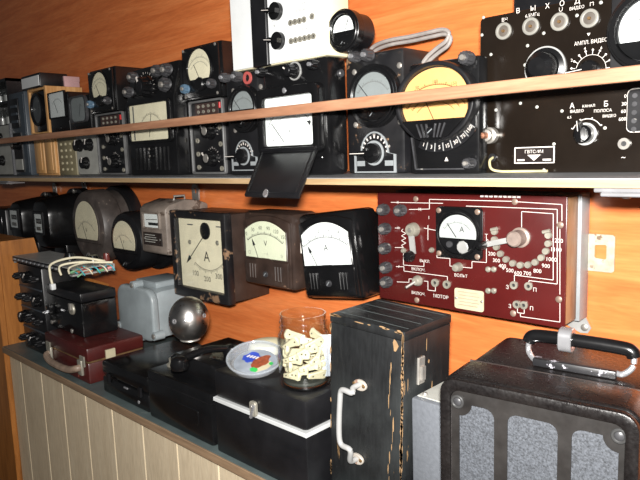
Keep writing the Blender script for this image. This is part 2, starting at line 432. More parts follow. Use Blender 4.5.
sh = Thing('wall_shelf', 'long pale-edged wall shelf with a reddish wooden guard rail', 'shelf', (-1.2, -0.29, ST-0.0105))
SY = 0.0
MB().box(-1.9, 2.0, 0.002, 0.289, 0, 0.0095).build('board', PALEW, sh.o)
MB().box(-1.9, 2.0, 0.0005, 0.289, 0.0095, 0.0105).build('shelf_top', SHELFTOP, sh.o)
MB().box(-1.9, 2.0, 0.0, 0.0025, 0.0, 0.0095).build('edge_band', PALEW, sh.o)
zr = ZC+0.0727-(ST-0.0105)
MB().box(-1.9, 2.0, 0.002, 0.012, zr-0.008, zr+0.008).build('guard_rail', RAILW, sh.o, 0.001, 1)
for x in (-1.25, 1.7):
    MB().box(x-0.008, x+0.008, 0.012, 0.022, 0.0105, zr+0.008).build('rail_post', RAILW, sh.o)
# metal shelf supports under the board
for px, py in ((624, 190), (8, 186)):
    q = atY(px, py, -0.27); x = q.x+1.2
    b = MB().box(x-0.028, x+0.04, 0.006, 0.07, -0.0055, 0.0).box(x-0.02, x+0.034, 0.004, 0.06, -0.010, -0.0055).build('shelf_support', CHROME, sh.o, 0.001, 1)
    MB().lathe([(0.0, -0.0135), (0.004, -0.0135), (0.005, -0.012)], x, 0.03, 12, axis='z').build('support_screw', STEEL, b)

cab = Thing('counter_cabinet', 'long low cabinet with slate countertop and taupe plank front', 'cabinet', (-0.7, -0.38, 0))
x0, x1 = XL+0.7, 1.3
MB().box(x0, x1, 0.004, 0.379, CT-0.016, CT).build('countertop', COUNTER, cab.o)
MB().box(x0, x1, 0.0, 0.004, CT-0.018, CT-0.001).build('edge_strip', EDGE, cab.o, 0.001, 1)
MB().box(x0, x1, 0.032, 0.372, 0.06, CT-0.016).build('carcass', EDGE, cab.o)
MB().box(x0, x1, 0.05, 0.06, 0.0, 0.07).build('plinth', EDGE, cab.o)
# plank seams read off the photograph on the front plane
seams = [atY(px, py, -0.362).x for px, py in ((20.6, 362), (41, 373), (62, 384), (85.5, 397), (112, 411), (142.5, 427), (177, 444), (218.6, 467))]
pw = (seams[-1]-seams[0])/7
edges = [XL] + seams
while edges[-1] < 0.5: edges.append(edges[-1]+pw)
for a, b in zip(edges, edges[1:]):
    MB().box(a+0.7+0.0018, b+0.7-0.0018, 0.018, 0.031, 0.055, CT-0.016).build('plank', TAUPE, cab.o, 0.001, 1)
    MB().box(b+0.7-0.0022, b+0.7+0.0022, 0.0195, 0.031, 0.055, CT-0.016).build('seam_strip', SEAM, cab.o)

tall = Thing('end_cabinet', 'brown wooden cabinet end panel beside the far end of the counter', 'cabinet', (XL, -0.36, 0))
def sidept(px, py):
    q = at(px, py, 0, XL); return (q.y+0.36, q.z)
top = sidept(14, 240)[1]; c1 = sidept(34, 239.5); c2 = sidept(42, 264)
pts = [(0.0, 0.0), (0.33, 0.0), (0.33, c2[1]-0.1), (c2[0], c2[1]), (c1[0], top), (0.0, top)]
n = len(pts); mb = MB()
mb.add([(-0.018, y, z) for y, z in pts]+[(0, y, z) for y, z in pts], [tuple(range(n)), tuple(range(2*n-1, n-1, -1))]+[(i, (i+1) % n, n+(i+1) % n, n+i) for i in range(n)])
mb.build('side_panel', BROWNW, tall.o)
MB().box(-0.5, -0.002, -0.016, 0.0, 0.0, top-0.004).build('front_panel', BROWNW, tall.o, 0.001, 1)
MB().box(-0.5, -0.018, 0.0, 0.30, 0.0, 0.02).build('bottom_board', BROWNW, tall.o)
MB().box(-0.5, -0.018, 0.0, c1[0]-0.01, top-0.02, top-0.002).build('top_board', BROWNW, tall.o)

# ------------------------------------------------------------------ top shelf, far end to near end
TY = -0.15
def S(y=TY): return ST
# rack of glass tubes over a grey knob panel
T = between('tube_rack', 'dark rack of glass tubes over a grey panel with knobs, beside the slate blue case', 'instrument', (-14, 150), (13, 150), -0.16, ST)
w = T.w; ht = T.p(8, 77)[1]; hm = T.p(6, 124)[1]
case(T, -w/2, w/2, 0.004, 0.10, 0, hm, BLACKM, 0.003)
MB().box(-w/2+0.006, w/2-0.01, 0, 0.004, 0.004, hm-0.004).build('grey_panel', GREYP, T.o, 0.001, 1)
MB().box(w/2-0.009, w/2, -0.003, 0.004, 0.002, hm).build('edge_strip', CHROME, T.o)
for v in (0.3, 0.74): knob(T.o, w*0.12, hm*v, 0.017, 0.02, 0.0, BLACK, pointer=1.0)
MB().box(-w/2, w/2, 0.07, 0.10, hm, ht).box(-w/2, -w/2+0.008, 0.0, 0.07, hm, ht).box(w/2-0.008, w/2, 0.0, 0.07, hm, ht).box(-w/2, w/2, 0.0, 0.07, ht-0.01, ht).box(-w/2, w/2, 0.01, 0.07, hm+(ht-hm)*0.48, hm+(ht-hm)*0.52).build('rack_frame', BLACKM, T.o)
for r_ in (0, 1):
    for i in range(4):
        x = -w*0.35+i*w*0.235; zb = hm+(0.003 if r_ == 0 else (ht-hm)*0.52)
        t = MB().lathe([(0.014, zb), (0.016, zb+0.02), (0.016, zb+0.04), (0.008, zb+0.052), (0, zb+0.054)], x, 0.035, 16, axis='z').build('glass_tube', JARGL, T.o)
        MB().lathe([(0.011, zb), (0.011, zb+0.026), (0, zb+0.028)], x, 0.035, 12, axis='z').build('electrode', ALU, t)

# slate blue case
T = between('slate_case', 'narrow slate blue metal instrument case standing beside the glass tube rack', 'instrument', (14, 150), (29, 150), -0.16, ST)
w = T.w; h = T.p(22, 91)[1]
case(T, -w/2, w/2, 0, 0.12, 0, h, SLATE, 0.004)
MB().box(-w*0.42, w*0.12, -0.003, 0.001, 0.012, h*0.52).build('front_plate', BLACKM, T.o)
MB().box(-w*0.35, w*0.1, -0.006, -0.002, 0.02, h*0.2).build('name_plate', GREYP, T.o)
knob(T.o, -w*0.1, h*0.38, 0.017, 0.022, -0.003, BLACK, cap=STEEL)
MB().box(-w*0.4, w*0.12, -0.004, 0.001, h*0.58, h*0.93).build('upper_plate', BLACKM, T.o, 0.001)
for i in range(3): MB().box(-w*0.34, w*0.06, -0.007, -0.003, h*(0.64+0.09*i), h*(0.67+0.09*i)).build('louver', SLATE, T.o)
MB().box(w/2-0.012, w/2-0.004, -0.004, 0.0, 0.01, h-0.01).build('corner_strip', SLATE, T.o)
HS = h; SX = T.o.location.x
# small white-fronted box on top of it
T = between('small_box', 'small black box with a white front lying on the slate blue case', 'box', (21.5, 84), (40, 82), -0.16, ST+HS)
w = T.w; h = T.p(32, 74)[1]
case(T, -w/2, w/2, 0, 0.09, 0, h, BLACKM, 0.003)
MB().box(-w*0.46, w*0.46, -0.002, 0.001, h*0.1, h*0.82).build('white_front', WHITE, T.o, 0.0005, 1)

# wooden box with two doors, and the wood-framed black meter on top of it
T = between('wooden_box', 'tan wooden box with two narrow doors under the guard rail', 'box', (36, 160), (57, 160), TY, ST)
w = T.w; h = T.p(45, 133)[1]
case(T, -w/2, w/2, 0.004, 0.14, 0, h, TANW, 0.002)
for k in (0, 1):
    a = -w/2+0.004+k*w*0.5; b = a+w*0.5-0.008
    d = MB().box(a, b, -0.004, 0.004, 0.006, h-0.006).build('door', TANW, T.o, 0.002)
    MB().box(a+w*0.1, b-w*0.1, -0.006, -0.003, 0.016, h-0.016).build('door_panel', TANW, d, 0.0015)
HW = h
T = between('wood_framed_meter', 'black oval meter in a tan wooden case standing on the wooden box', 'meter', (30, 120), (48, 120), TY, ST+HW)
w = T.w; h = T.p(38, 87)[1]
mb = MB().ring(rrect(0, h/2, w, h, 0.002), rrect(0, h/2-0.003, w-0.02, h-0.014, 0.002), 0.0, 0.12)
mb.build('wooden_case', TANW, T.o)
pl = MB().box(-w/2+0.011, w/2-0.011, 0.006, 0.1, 0.006, h-0.012).build('front_panel', BLACK, T.o, 0.002)
o = MB().ring(ell(-0.002, h*0.52, w*0.33, h*0.36), ell(-0.002, h*0.52, w*0.27, h*0.30), -0.006, 0.007).build('meter', BLACK, T.o, 0.001, 1)
MB().prism(ell(-0.002, h*0.52, w*0.27, h*0.30), 0.001, 0.006).build('dial_face', paint('dusky_dial', (74, 76, 78), 0.4), o)
scale(o, -0.002, h*0.40, h*0.30, 140, 40, 12, 0.001, INKG)
needle(o, -0.002, h*0.42, 0.012, h*0.68, 0.0005)
MB().prism(ell(-0.002, h*0.52, w*0.27, h*0.30), -0.004, -0.0032).build('glass', GLASS, o)

# small pinkish card box on top of the wood-framed meter
HTOP = T.o.location.z+h; XW = T.o.location.x; WW = w
T = Thing('card_box', 'small pinkish card box lying on the wood-framed meter', 'box', (XW+WW*0.12, -0.085, HTOP))
hb = max(T.p(52, 79)[1], 0.018)
case(T, -WW*0.36, WW*0.36, 0, 0.05, 0, hb*0.7, PINK, 0.001, 'tray')
case(T, -WW*0.365, WW*0.365, -0.001, 0.051, hb*0.55, hb, PINK, 0.001, 'card_lid')

# olive socket box and grey three-knob panel carry two small square meters
T = between('socket_box', 'olive grey box with rows of white sockets next to the wooden box', 'instrument', (58.5, 160), (76, 160), TY, ST)
w = T.w; h = T.p(66, 133)[1]; HB = h
case(T, -w/2, w/2, 0, 0.13, 0, h, OLIVE, 0.003)
for i in range(3):
    for j in range(5): jack(T.o, -w*0.26+i*w*0.26, h*(0.14+0.15*j), 0.0045, 0.0, PLATE)
T = between('three_knob_box', 'pale grey box with three black knobs beside the socket box', 'instrument', (77, 160), (99, 160), TY, ST)
w = T.w; h = T.p(88, 132)[1]
case(T, -w/2, w/2, 0.003, 0.13, 0, HB, BLACKM, 0.003)
MB().box(-w/2+0.002, w/2-0.002, 0, 0.004, 0.002, HB-0.002).build('grey_panel', GREYP, T.o, 0.001, 1)
for px, py in ((80.3, 145.6), (90.5, 144.8), (87, 163)):
    x, z = T.p(px, py); knob(T.o, x, z, 0.0165, 0.018, 0.0, BLACK, pointer=1.3)
for x in (-1, 1):
    for z in (0.05, 0.95): screw(T.o, x*w*0.43, HB*z, 0.003)
T = between('square_meter', 'black square meter with a plain white face above the socket box', 'meter', (50, 118), (69, 117), TY-0.01, ST+HB)
w = T.w; h = T.p(58, 93)[1]
case(T, -w/2, w/2, 0, 0.12, 0, h, BLACK, 0.004)
x, z = T.p(58, 105); o = MB().ring(rrect(x, z, w*0.9, h*0.66, 0.004), rrect(x, z, w*0.80, h*0.60, 0.003), -0.006, 0.0005).build('bezel', BLACK, T.o, 0.001, 1)
MB().prism(rrect(x, z, w*0.80, h*0.60, 0.003), -0.002, 0.0).build('dial_face', DIALW, o)
scale(o, x, z-h*0.22, h*0.36, 135, 45, 16, -0.0021, INKG); needle(o, x, z-h*0.2, x-h*0.18, z+h*0.1, -0.0026)
MB().prism(rrect(x, z, w*0.80, h*0.60, 0.003), -0.0055, -0.0048).build('glass', GLASS, o)
screw(T.o, 0, h*0.13, 0.006, BLACKM, 0)
T = between('square_meter', 'black square meter with a rounded grey face above the three-knob box', 'meter', (70, 116), (90.5, 115), TY-0.01, ST+HB)
w = T.w; h = T.p(80, 95)[1]
case(T, -w/2, w/2, 0, 0.12, 0, h, BLACK, 0.005)
x, z = T.p(79.5, 109.5); o = MB().ring(rrect(x, z, w*0.86, h*0.76, 0.018), rrect(x, z, w*0.72, h*0.66, 0.015), -0.008, 0.0005).build('bezel', KNOBG, T.o, 0.001, 1)
MB().prism(rrect(x, z, w*0.72, h*0.66, 0.015), -0.002, 0.0).build('dial_face', DIALG, o)
scale(o, x, z-h*0.25, h*0.38, 130, 50, 16, -0.0021, INKG); needle(o, x, z-h*0.2, x+h*0.12, z+h*0.15, -0.0026)
MB().prism(rrect(x, z, w*0.72, h*0.66, 0.015), -0.0068, -0.006).build('glass', GLASS, o)
# two alike testers: a square meter head on a grey-rimmed switch panel
def head_tester(label, pL, pR, ptop, pmid, hL, hR, sidedepth):
    T = between('panel_tester', label, 'instrument', pL, pR, TY, ST, group='square-head testers on the shelf')
    w = T.w; hm = T.p(*pmid)[1]; ht = T.p(ptop[0], ptop[1], -0.012)[1]
    case(T, -w/2, w/2, 0.004, 0.12, 0, hm, BLACKM, 0.004)
    MB().ring(rrect(0, hm/2, w, hm-0.002, 0.006), rrect(0, hm/2, w-0.010, hm-0.012, 0.004), -0.004, 0.004).build('panel_rim', paint('dark_grey_rim', (84, 84, 84), 0.4), T.o, 0.001, 1)
    MB().box(-w/2+0.007, w/2-0.007, 0, 0.005, 0.008, hm-0.008).build('switch_panel', BLACKM, T.o)
    for (u, v) in ((0.12, 0.58), (0.12, 0.22)):
        knob(T.o, u*w, v*hm, 0.0175, 0.02, 0.0, BLACK, cap=STEEL, pointer=2.4)
        scale(T.o, u*w, v*hm, 0.021, 200, -20, 12, -0.0002, LETW, 0.2, 3, th=0.02, line=False, name='switch_scale')
    for (u, v) in ((-0.3, 0.10), (-0.3, 0.28), (0.38, 0.08), (0.38, 0.40), (-0.3, 0.46), (0.38, 0.62), (-0.3, 0.70)): jack(T.o, u*w, v*hm, 0.0055, 0)
    pl = MB().box(-w*0.3, w*0.36, -0.002, 0.0, hm*0.80, hm*0.95).build('socket_plate', paint('brownish_plate', (52, 38, 35), 0.4), T.o)
    for i in range(4):
        for j in (0.84, 0.91): jack(T.o, -w*0.2+i*w*0.15, hm*j, 0.0038, -0.002, NICKEL, 'small_socket')
    MB().box(w*0.41, w*0.455, -0.005, 0, hm*0.86, hm*0.94).build('red_tab', REDP, T.o, 0.001, 1)
    # meter head
    a = T.p(hL[0], hL[1], -0.012)[0]; b = T.p(hR[0], hR[1], -0.012)[0]; cx = (a+b)/2; hw = b-a; hh = ht-hm
    case(T, a, b, -0.004, 0.12, hm+0.001, ht, BLACK, 0.004, 'meter_housing')
    MB().box(a+0.004, b-0.004, -0.012, -0.003, hm+0.005, ht-0.005).build('meter_front', BLACK, T.o, 0.003)
    R = hh*0.36; zc = hm+hh*0.55
    o = MB().ring(clipell(cx, zc, R*1.12, R*1.12, n=48), clipell(cx, zc, R, R, n=48), -0.016, -0.011).build('meter', BLACK, T.o, 0.0008, 1)
    MB().prism(clipell(cx, zc, R, R, z0=zc-R*0.50), -0.0128, -0.0119).build('dial_face', DIALC, o)
    scale(o, cx, zc-R*0.6, R*1.18, 140, 40, 24, -0.0129, INKG, 0.1)
    scale(o, cx, zc-R*0.6, R*0.95, 138, 42, 24, -0.0129, INKG, 0.06, name='inner_scale')
    needle(o, cx, zc-R*0.5, cx-R*0.45, zc+R*0.25, -0.0135)
    MB().prism(clipell(cx, zc, R, R), -0.0152, -0.0146).build('glass', GLASS, o)
    MB().lathe([(R*0.30, -0.019), (R*0.36, -0.016), (R*0.36, -0.011)], cx, hm+hh*0.27, 24).build('cover_boss', BLACK, o)
    for sx in (-1, 1):
        for q in (0.07, 0.93): screw(T.o, cx+sx*hw*0.42, hm+hh*q, 0.0035, STEEL, -0.012)
    terminal(T.o, cx-hw*0.36, hm+hh*0.22, 0.011, 0.014, -0.012, paint('bluish_knob', (70, 92, 110), 0.35), STEEL)
    terminal(T.o, cx+hw*0.34, hm+hh*0.24, 0.011, 0.014, -0.012, KNOBG, CHROME)
    return T
head_tester('square-head tester with cream dial beside the three-knob box', (98.5, 150), (126, 150), (102, 67.5), (105, 113), (88, 92), (113, 88), 0.1)
T8 = head_tester('square-head tester with cream dial next to the small round-dial tester', (191.5, 140), (225, 138), (200, 43.5), (207, 99), (181.5, 76), (219.5, 70), 0.1)

# black multimeter with sloping knob panel
T = between('sloped_multimeter', 'black multimeter with six knobs on its sloping top above a white square dial', 'instrument', (128.5, 140), (176, 140), -0.19, ST)
w = T.w; h = T.p(150, 65.5, 0.02)[1]; hs = T.p(150, 100)[1]
prof = [(0.0, 0.0), (0.0, hs), (0.022, h), (0.10, h), (0.10, 0.0)]
mb = MB(); n = len(prof)
mb.add([(-w/2, y, z) for y, z in prof]+[(w/2, y, z) for y, z in prof], [tuple(range(n)), tuple(range(2*n-1, n-1, -1))]+[(i, (i+1) % n, n+(i+1) % n, n+i) for i in range(n)])
mb.build('case', BLACK, T.o, 0.006)
def slope_y(z): return (z-hs)/(h-hs)*0.022
for px, py, r, kind in ((133.5, 77.5, 0.014, 't'), (148.5, 87, 0.024, 'k'), (157.5, 71, 0.015, 't'), (167, 70, 0.016, 't'), (132.5, 92.5, 0.014, 't'), (169, 85, 0.017, 't')):
    x, z = T.p(px, py, 0.01); yy = slope_y(z)
    (terminal(T.o, x, z, r, 0.018, yy, KNOBG, STEEL) if kind == 't' else knob(T.o, x, z, r, 0.024, yy, BLACK, cap=BLACKM, pointer=2.0))
scale(T.o, *T.p(148.5, 87, 0.01), 0.031, 210, -30, 14, slope_y(T.p(148.5, 87, 0.01)[1])-0.004, LETW, 0.2, 3, th=0.015, line=False, name='switch_scale')
cx, cz = T.p(150, 122); fw = w*0.84; fh = T.sz(150, 122)*38
o = MB().ring(rrect(cx, cz, fw*1.08, fh*1.12, 0.008), rrect(cx, cz, fw*0.96, fh*0.96, 0.004), -0.008, 0.001).build('meter', BLACK, T.o, 0.0015, 2)
MB().box(cx-fw*0.48, cx+fw*0.48, -0.003, 0.001, cz-fh*0.48, cz+fh*0.48).build('dial_face', DIALC, o)
MB().box(cx-fw*0.40, cx-fw*0.37, -0.0036, -0.0029, cz-fh*0.46, cz+fh*0.46).build('dial_rule', INKG, o)
scale(o, cx+fw*0.05, cz-fh*0.42, fh*0.62, 140, 40, 30, -0.0031, INK, 0.1); needle(o, cx, cz-fh*0.4, cx+fh*0.15, cz+fh*0.2, -0.004)
MB().box(cx-fw*0.48, cx+fw*0.48, -0.0065, -0.0058, cz-fh*0.48, cz+fh*0.48).build('glass', GLASS, o)
for i in range(9):
    if i == 4: continue
    MB().box(-w*0.34+i*w*0.085-0.0025, -w*0.34+i*w*0.085+0.0025, -0.003, 0.001, 0.012, T.p(152, 147)[1]).build('rib', BLACK, T.o, 0.001, 1)
for px, py in ((152, 149), (152.5, 156)): x, z = T.p(px, py); knob(T.o, x, z, 0.006, 0.008, 0, BLACK, cap=STEEL)

# two alike round-dial pocket testers
def pocket_tester(label, pL, pR, ptop, pmeter, rm, psel, y, terms, dial, mat, dep=0.11, worn=False):
    T = between('pocket_tester', label, 'instrument', pL, pR, y, ST, group='round-dial pocket testers on the shelf')
    w = T.w; h = T.p(*ptop)[1]
    case(T, -w/2, w/2, 0, dep, 0, h, mat, 0.008)
    cx, cz = T.p(pmeter[0], pmeter[1], -0.012); r = rm*T.sz(*pmeter)
    round_meter(T, cx, cz, r, 0.018, dial, 0.0, BLACK, split=-0.02, ndl=2.3)
    for sx, sz in ((-1, 1), (1, 1), (-1, -1), (1, -1)): screw(T.o, cx+sx*min(w*0.42, r*0.92), cz+sz*r*0.86, 0.005, STEEL)
    sx_, sz_ = T.p(*psel); R = r*0.56
    pts = [(sx_-R*1.55, sz_-R*1.15), (sx_+R*1.55, sz_-R*1.15), (sx_+R*1.55, sz_-R*0.1)]+[(sx_+R*1.05*math.cos(a), sz_+R*1.25*math.sin(a)) for a in [PI*i/12 for i in range(13)]]+[(sx_-R*1.55, sz_-R*0.1)]
    inn = [(sx_+(x-sx_)*0.9, sz_+(z-sz_)*0.93) for x, z in pts]
    MB().ring(pts, inn, -0.002, 0.0005).build('selector_rim', GREYM, T.o)
    MB().prism(inn, -0.001, 0.0005).build('selector_plate', BLACKM, T.o)
    scale(T.o, sx_, sz_, R*0.86, 175, 5, 10, -0.0012, LETW, 0.18, 1, th=0.05, line=False, name='selector_scale')
    for i in range(5):
        a = math.radians(160-35*i); text(('1', '10', '50', '250', '600')[i], sx_+R*1.1*math.cos(a)*0.98, sz_+R*1.08*math.sin(a)*0.98, R*0.14, LETW, T.o, -0.0016)
    for k in (-1, 1):
        MB().box(sx_+k*R*1.05-R*0.3, sx_+k*R*1.05+R*0.3, -0.0014, 0, sz_-R*0.75, sz_-R*0.45).build('selector_label', GREYM, T.o)
    barknob(T.o, sx_, sz_, R*0.58, 0.022, PI, -0.002, BLACK, GREYM, long=2.3)
    for px, py, rr in terms:
        x, z = T.p(px, py); terminal(T.o, x, z, rr, 0.017, 0.0, KNOBG, CHROME)
    return T, w, h, cx, cz, r
T9, *_ = pocket_tester('small black pocket tester with round grey dial beside the lidded multimeter', (227.5, 130), (259.5, 130), (241, 72), (243, 109), 23.5, (244.5, 156), -0.20, ((228, 78, 0.010), (240, 77, 0.011)), DIALG, BLACKM)
x, z = T9.p(248, 78); MB().ring(ell(x, z, 0.012, 0.012, 24), ell(x, z, 0.007, 0.007, 24), -0.003, 0.0005).build('red_ring', paint('faded_red_ring', (150, 70, 66), 0.45), T9.o)
x, z = T9.p(225.5, 97)
T12, w12, h12, *_ = pocket_tester('chipped black pocket tester with round grey dial beside the amber-dial meter', (346, 120), (404.5, 118), (375, 51), (372.5, 96), 31.5, (375, 153), TY+0.005, ((357.5, 57, 0.0105), (370, 55.5, 0.0115)), DIALG, BLACKW)

# big lidded multimeter
T = between('lidded_multimeter', 'big glossy black multimeter with white dial and its lid hanging over the shelf edge', 'instrument', (263.5, 120), (329, 120), -0.20, ST)
w = T.w; h = T.p(295, 60)[1]; H10 = h; X10 = T.o.location.x; W10 = w
case(T, -w/2, w/2, 0, 0.052, 0, h, BLACK, 0.010)
cx, cz = T.p(293.5, 120); s_ = T.sz(293, 120); fw = w*0.86; fh = 62*s_
o = MB().ring(rrect(cx, cz, fw*1.1, fh*1.08, 0.012), rrect(cx, cz-0.002, fw*0.88, fh*0.78, 0.005), -0.02, 0.001).build('meter', BLACK, T.o, 0.004, 2)
z = cz-0.002
MB().box(cx-fw*0.44, cx+fw*0.44, -0.011, 0.001, z-fh*0.39, z+fh*0.39).build('dial_face', DIALW, o)
scale(o, cx, z-fh*0.42, fh*0.62, 148, 32, 40, -0.0112, INK, 0.07); scale(o, cx, z-fh*0.42, fh*0.50, 146, 34, 20, -0.0112, INKG, 0.06, name='inner_scale')
needle(o, cx-0.014, z-fh*0.34, cx-fh*0.42, z-fh*0.02, -0.012)
MB().prism([(cx+fh*0.40, z-fh*0.02), (cx+fh*0.48, z-fh*0.10), (cx+fh*0.49, z-fh*0.02)], -0.0118, -0.0111).build('dial_mark', INK, o)
text('V', cx, z-fh*0.15, 0.009, INK, o, -0.0115); text('A', cx-fw*0.3, z-fh*0.3, 0.006, INK, o, -0.0115)
MB().box(cx-fw*0.44, cx+fw*0.44, -0.0166, -0.0158, z-fh*0.39, z+fh*0.39).build('glass', GLASS, o)
screw(T.o, cx, cz+fh*0.465, 0.005, CHROME, -0.02)
x, z = T.p(265, 71.5); terminal(T.o, x, min(z, h-0.013), 0.0095, 0.018, 0, BLACK, CHROME)
x, z = T.p(295, 71); knob(T.o, x, z, 0.0115, 0.02, 0, BLACK, cap=BLACKM, pointer=2.6)
MB().ring(ell(x, z, 0.0165, 0.0165), ell(x, z, 0.0138, 0.0138), -0.002, 0.0005).build('knob_ring', ALU, T.o)
x, z = T.p(317, 65); terminal(T.o, x, min(z, h-0.013), 0.0095, 0.018, 0, BLACK, CHROME)
o = MB().lathe([(0.006, 0.0), (0.007, 0.008), (0.005, 0.010)], 0, 0, 16, axis='z').build('side_terminal', KNOBG, T.o)
o.rotation_euler = (0, PI/2, 0); o.location = (w/2-0.002, 0.03, h-0.03)
for zz in (0.03, 0.06): MB().box(w*0.1, w*0.40, -0.002, 0.001, zz, zz+0.003).build('rib', BLACK, T.o, 0.001, 1)
# hanging lid: hinge under the dial, lower edge out over the shelf edge
I = T.I
A, B = [I @ atY(px, py, -0.222) for px, py in ((260.6, 151), (317, 148))]
yb = -0.335
Cc, Dd = [I @ atY(px, py, yb) for px, py in ((298.5, 197), (244, 194.5))]
A, B, Cc, Dd = [Vector(v) for v in (A, B, Cc, Dd)]
zt = (A.z+B.z)/2; A.z = B.z = zt; zb = (Cc.z+Dd.z)/2; Cc.z = Dd.z = zb
nrm = (B-A).cross(Dd-A).normalized()
if nrm.y > 0: nrm = -nrm
th = 0.005
def quadslab(P, t0, t1):
    return MB().add([p+nrm*t1 for p in P]+[p+nrm*t0 for p in P], [(0, 1, 2, 3), (7, 6, 5, 4), (0, 4, 5, 1), (1, 5, 6, 2), (2, 6, 7, 3), (3, 7, 4, 0)])
lid = quadslab([Dd, Cc, B, A], -th, 0).build('lid', BLACKM, T.o, 0.0015)
ctr = (A+B+Cc+Dd)/4
rim_o = [ctr+(p-ctr)*0.98 for p in (Dd, Cc, B, A)]; rim_i = [ctr+(p-ctr)*0.88 for p in (Dd, Cc, B, A)]
mb = MB()
for i in range(4):
    j = (i+1) % 4; mb.tube([rim_i[i]+nrm*0.0008, rim_i[j]+nrm*0.0008], 0.0012, 6)
mb.build('lid_rim', BLACKM, lid)
q = Dd.lerp(Cc, 0.42)
u = (Cc-Dd).normalized(); v = (A-Dd).normalized()
pts = []
for i in range(20):
    a = 2*PI*i/20; pts.append(q+u*(0.006*math.cos(a))+v*(0.002+(0.014 if math.sin(a) > 0 else 0.009)*math.sin(a)))
n = 20
mb = MB().add([p+nrm*0.0035 for p in pts]+[p+nrm*0.0004 for p in pts], [tuple(range(n)), tuple(range(2*n-1, n-1, -1))]+[(i, (i+1) % n, n+(i+1) % n, n+i) for i in range(n)])
cl = mb.build('clasp', CHROME, lid, 0.0006, 1)
mb = MB().tube([A-nrm*0.002+Vector((0.004, 0, 0.002)), B-nrm*0.002+Vector((-0.004, 0, 0.002))], 0.004, 10).build('hinge', BLACKM, T.o)

# white bridge instrument standing on the lidded multimeter
T = between('white_bridge', 'white instrument with black stripe and two black knobs on top of the lidded multimeter', 'instrument', (232, 45), (327, 45), -0.195, ST+H10)
w = T.w; h = 0.145
case(T, -w/2, w/2, 0.003, 0.060, 0, h, CREAM, 0.003)
a = T.p(254, 40)[0]; b = T.p(269, 40)[0]
MB().box(-w/2+0.001, a, -0.001, 0.004, 0.002, h-0.002).build('left_panel', WHITE, T.o, 0.001, 1)
MB().box(a, b, -0.006, 0.004, 0.0, h).build('black_stripe', BLACKM, T.o, 0.001, 1)
MB().box(b, w/2-0.001, -0.001, 0.004, 0.002, h-0.002).build('right_panel', WHITE, T.o, 0.001, 1)
for px, py in ((277.5, 11.5), (279.8, 41)):
    x, z = T.p(px, py); barknob(T.o, x, z, 0.0155, 0.018, PI-0.15, -0.001, BLACK, None, long=1.6)
    scale(T.o, x, z, 0.019, 230, -50, 12, -0.0012, INKG, 0.12, 3, th=0.012, line=False, name='switch_scale')
for row in (((291.5, 23), (296, 22), (300.5, 21), (305, 19.7), (313, 16.5)), ((292, 41.3), (296.6, 40.3), (301, 39.3), (305.6, 38.3), (310, 37.3), (314.3, 36.3))):
    for px, py in row:
        x, z = T.p(px, py); jack(T.o, x, z, 0.0052, -0.001, NICKEL)
for px, py, st in ((303, 3.5, '1 2 3 4 5'), (301, 10, '10 50 250'), (302, 30, '0,1 1 10 100'), (303, 48.5, '1 2 5 10 20 50'), (275, 26, 'R')):
    x, z = T.p(px, py); text(st, x, z, 0.0045, INKG, T.o, -0.0016)

# loose round meter lying upright on the pocket tester
q = atY(349.5, 52, -0.168)
T = Thing('round_meter', 'loose round black meter with white half dial resting on the chipped pocket tester', 'meter', (q.x, -0.168, ST+h12))
r = 21.5*T.sz(349, 31)
MB().lathe([(r*0.9, 0.0), (r*0.9, 0.03), (r*0.6, 0.045), (0, 0.045)], 0, r, 40).build('back_can', BLACKM, T.o)
round_meter(T, 0, r, r, 0.02, DIALW, 0.0, BLACK, split=-0.05, ndl=1.2, frame=0.74)

# amber dial meter
T = between('amber_meter', 'black oval-bezel meter with an amber dial and curved range selector', 'meter', (409.5, 150), (479.5, 150), TY-0.022, ST)
w = T.w; h = T.p(440, 60)[1]
case(T, -w/2, w/2, 0, 0.028, 0, h, BLACK, 0.006)
yb_ = -0.022
cx, cz = T.p(434.5, 101.5, yb_); xl = T.p(394.5, 101, yb_)[0]; xr = T.p(473.5, 98, yb_)[0]
cx = (xl+xr)/2; rx = (xr-xl)/2; rz = 41*T.sz(434, 101, yb_)
o = MB().ring(ell(cx, cz, rx, rz, 48), ell(cx, cz, rx*0.88, rz*0.87, 48), yb_, 0.0005).build('bezel', BLACKM, T.o, 0.003, 2)
MB().prism(ell(cx, cz, rx*0.88, rz*0.87, 48), -0.010, 0.0).build('dial_back', INK, o)
dl, dr = T.p(402, 95, -0.011)[0], T.p(467.5, 95, -0.011)[0]; zb_ = T.p(436, 119.5, -0.011)[1]
MB().prism(clipell(cx, cz, rx*0.9, rz*0.84, dl, dr, zb_, 9), -0.0125, -0.009).build('dial_face', DIALY, o)
for k, rr in enumerate((0.98, 0.84, 0.70, 0.56)):
    scale(o, cx, zb_-rz*0.12, rz*rr, 150-k*2, 30+k*2, 40-6*k, -0.0127, paint('brown_ink', (74, 40, 18), 0.6), 0.07, 5, sx=1.18, th=0.012, name='dial_scale')
for i, t in enumerate(('0', '50', '100', '150', '200')):
    a = math.radians(140-25*i); text(t, cx+rz*1.09*1.18*math.cos(a), zb_-rz*0.12+rz*1.06*math.sin(a), 0.005, INK, o, -0.0129)
needle(o, cx-0.003, zb_, cx-rx*0.35, zb_+rz*0.7, -0.0133, 0.0009)
MB().prism(ell(cx, cz, rx*0.88, rz*0.87, 48), -0.0165, -0.0158).build('glass', GLASS, o)
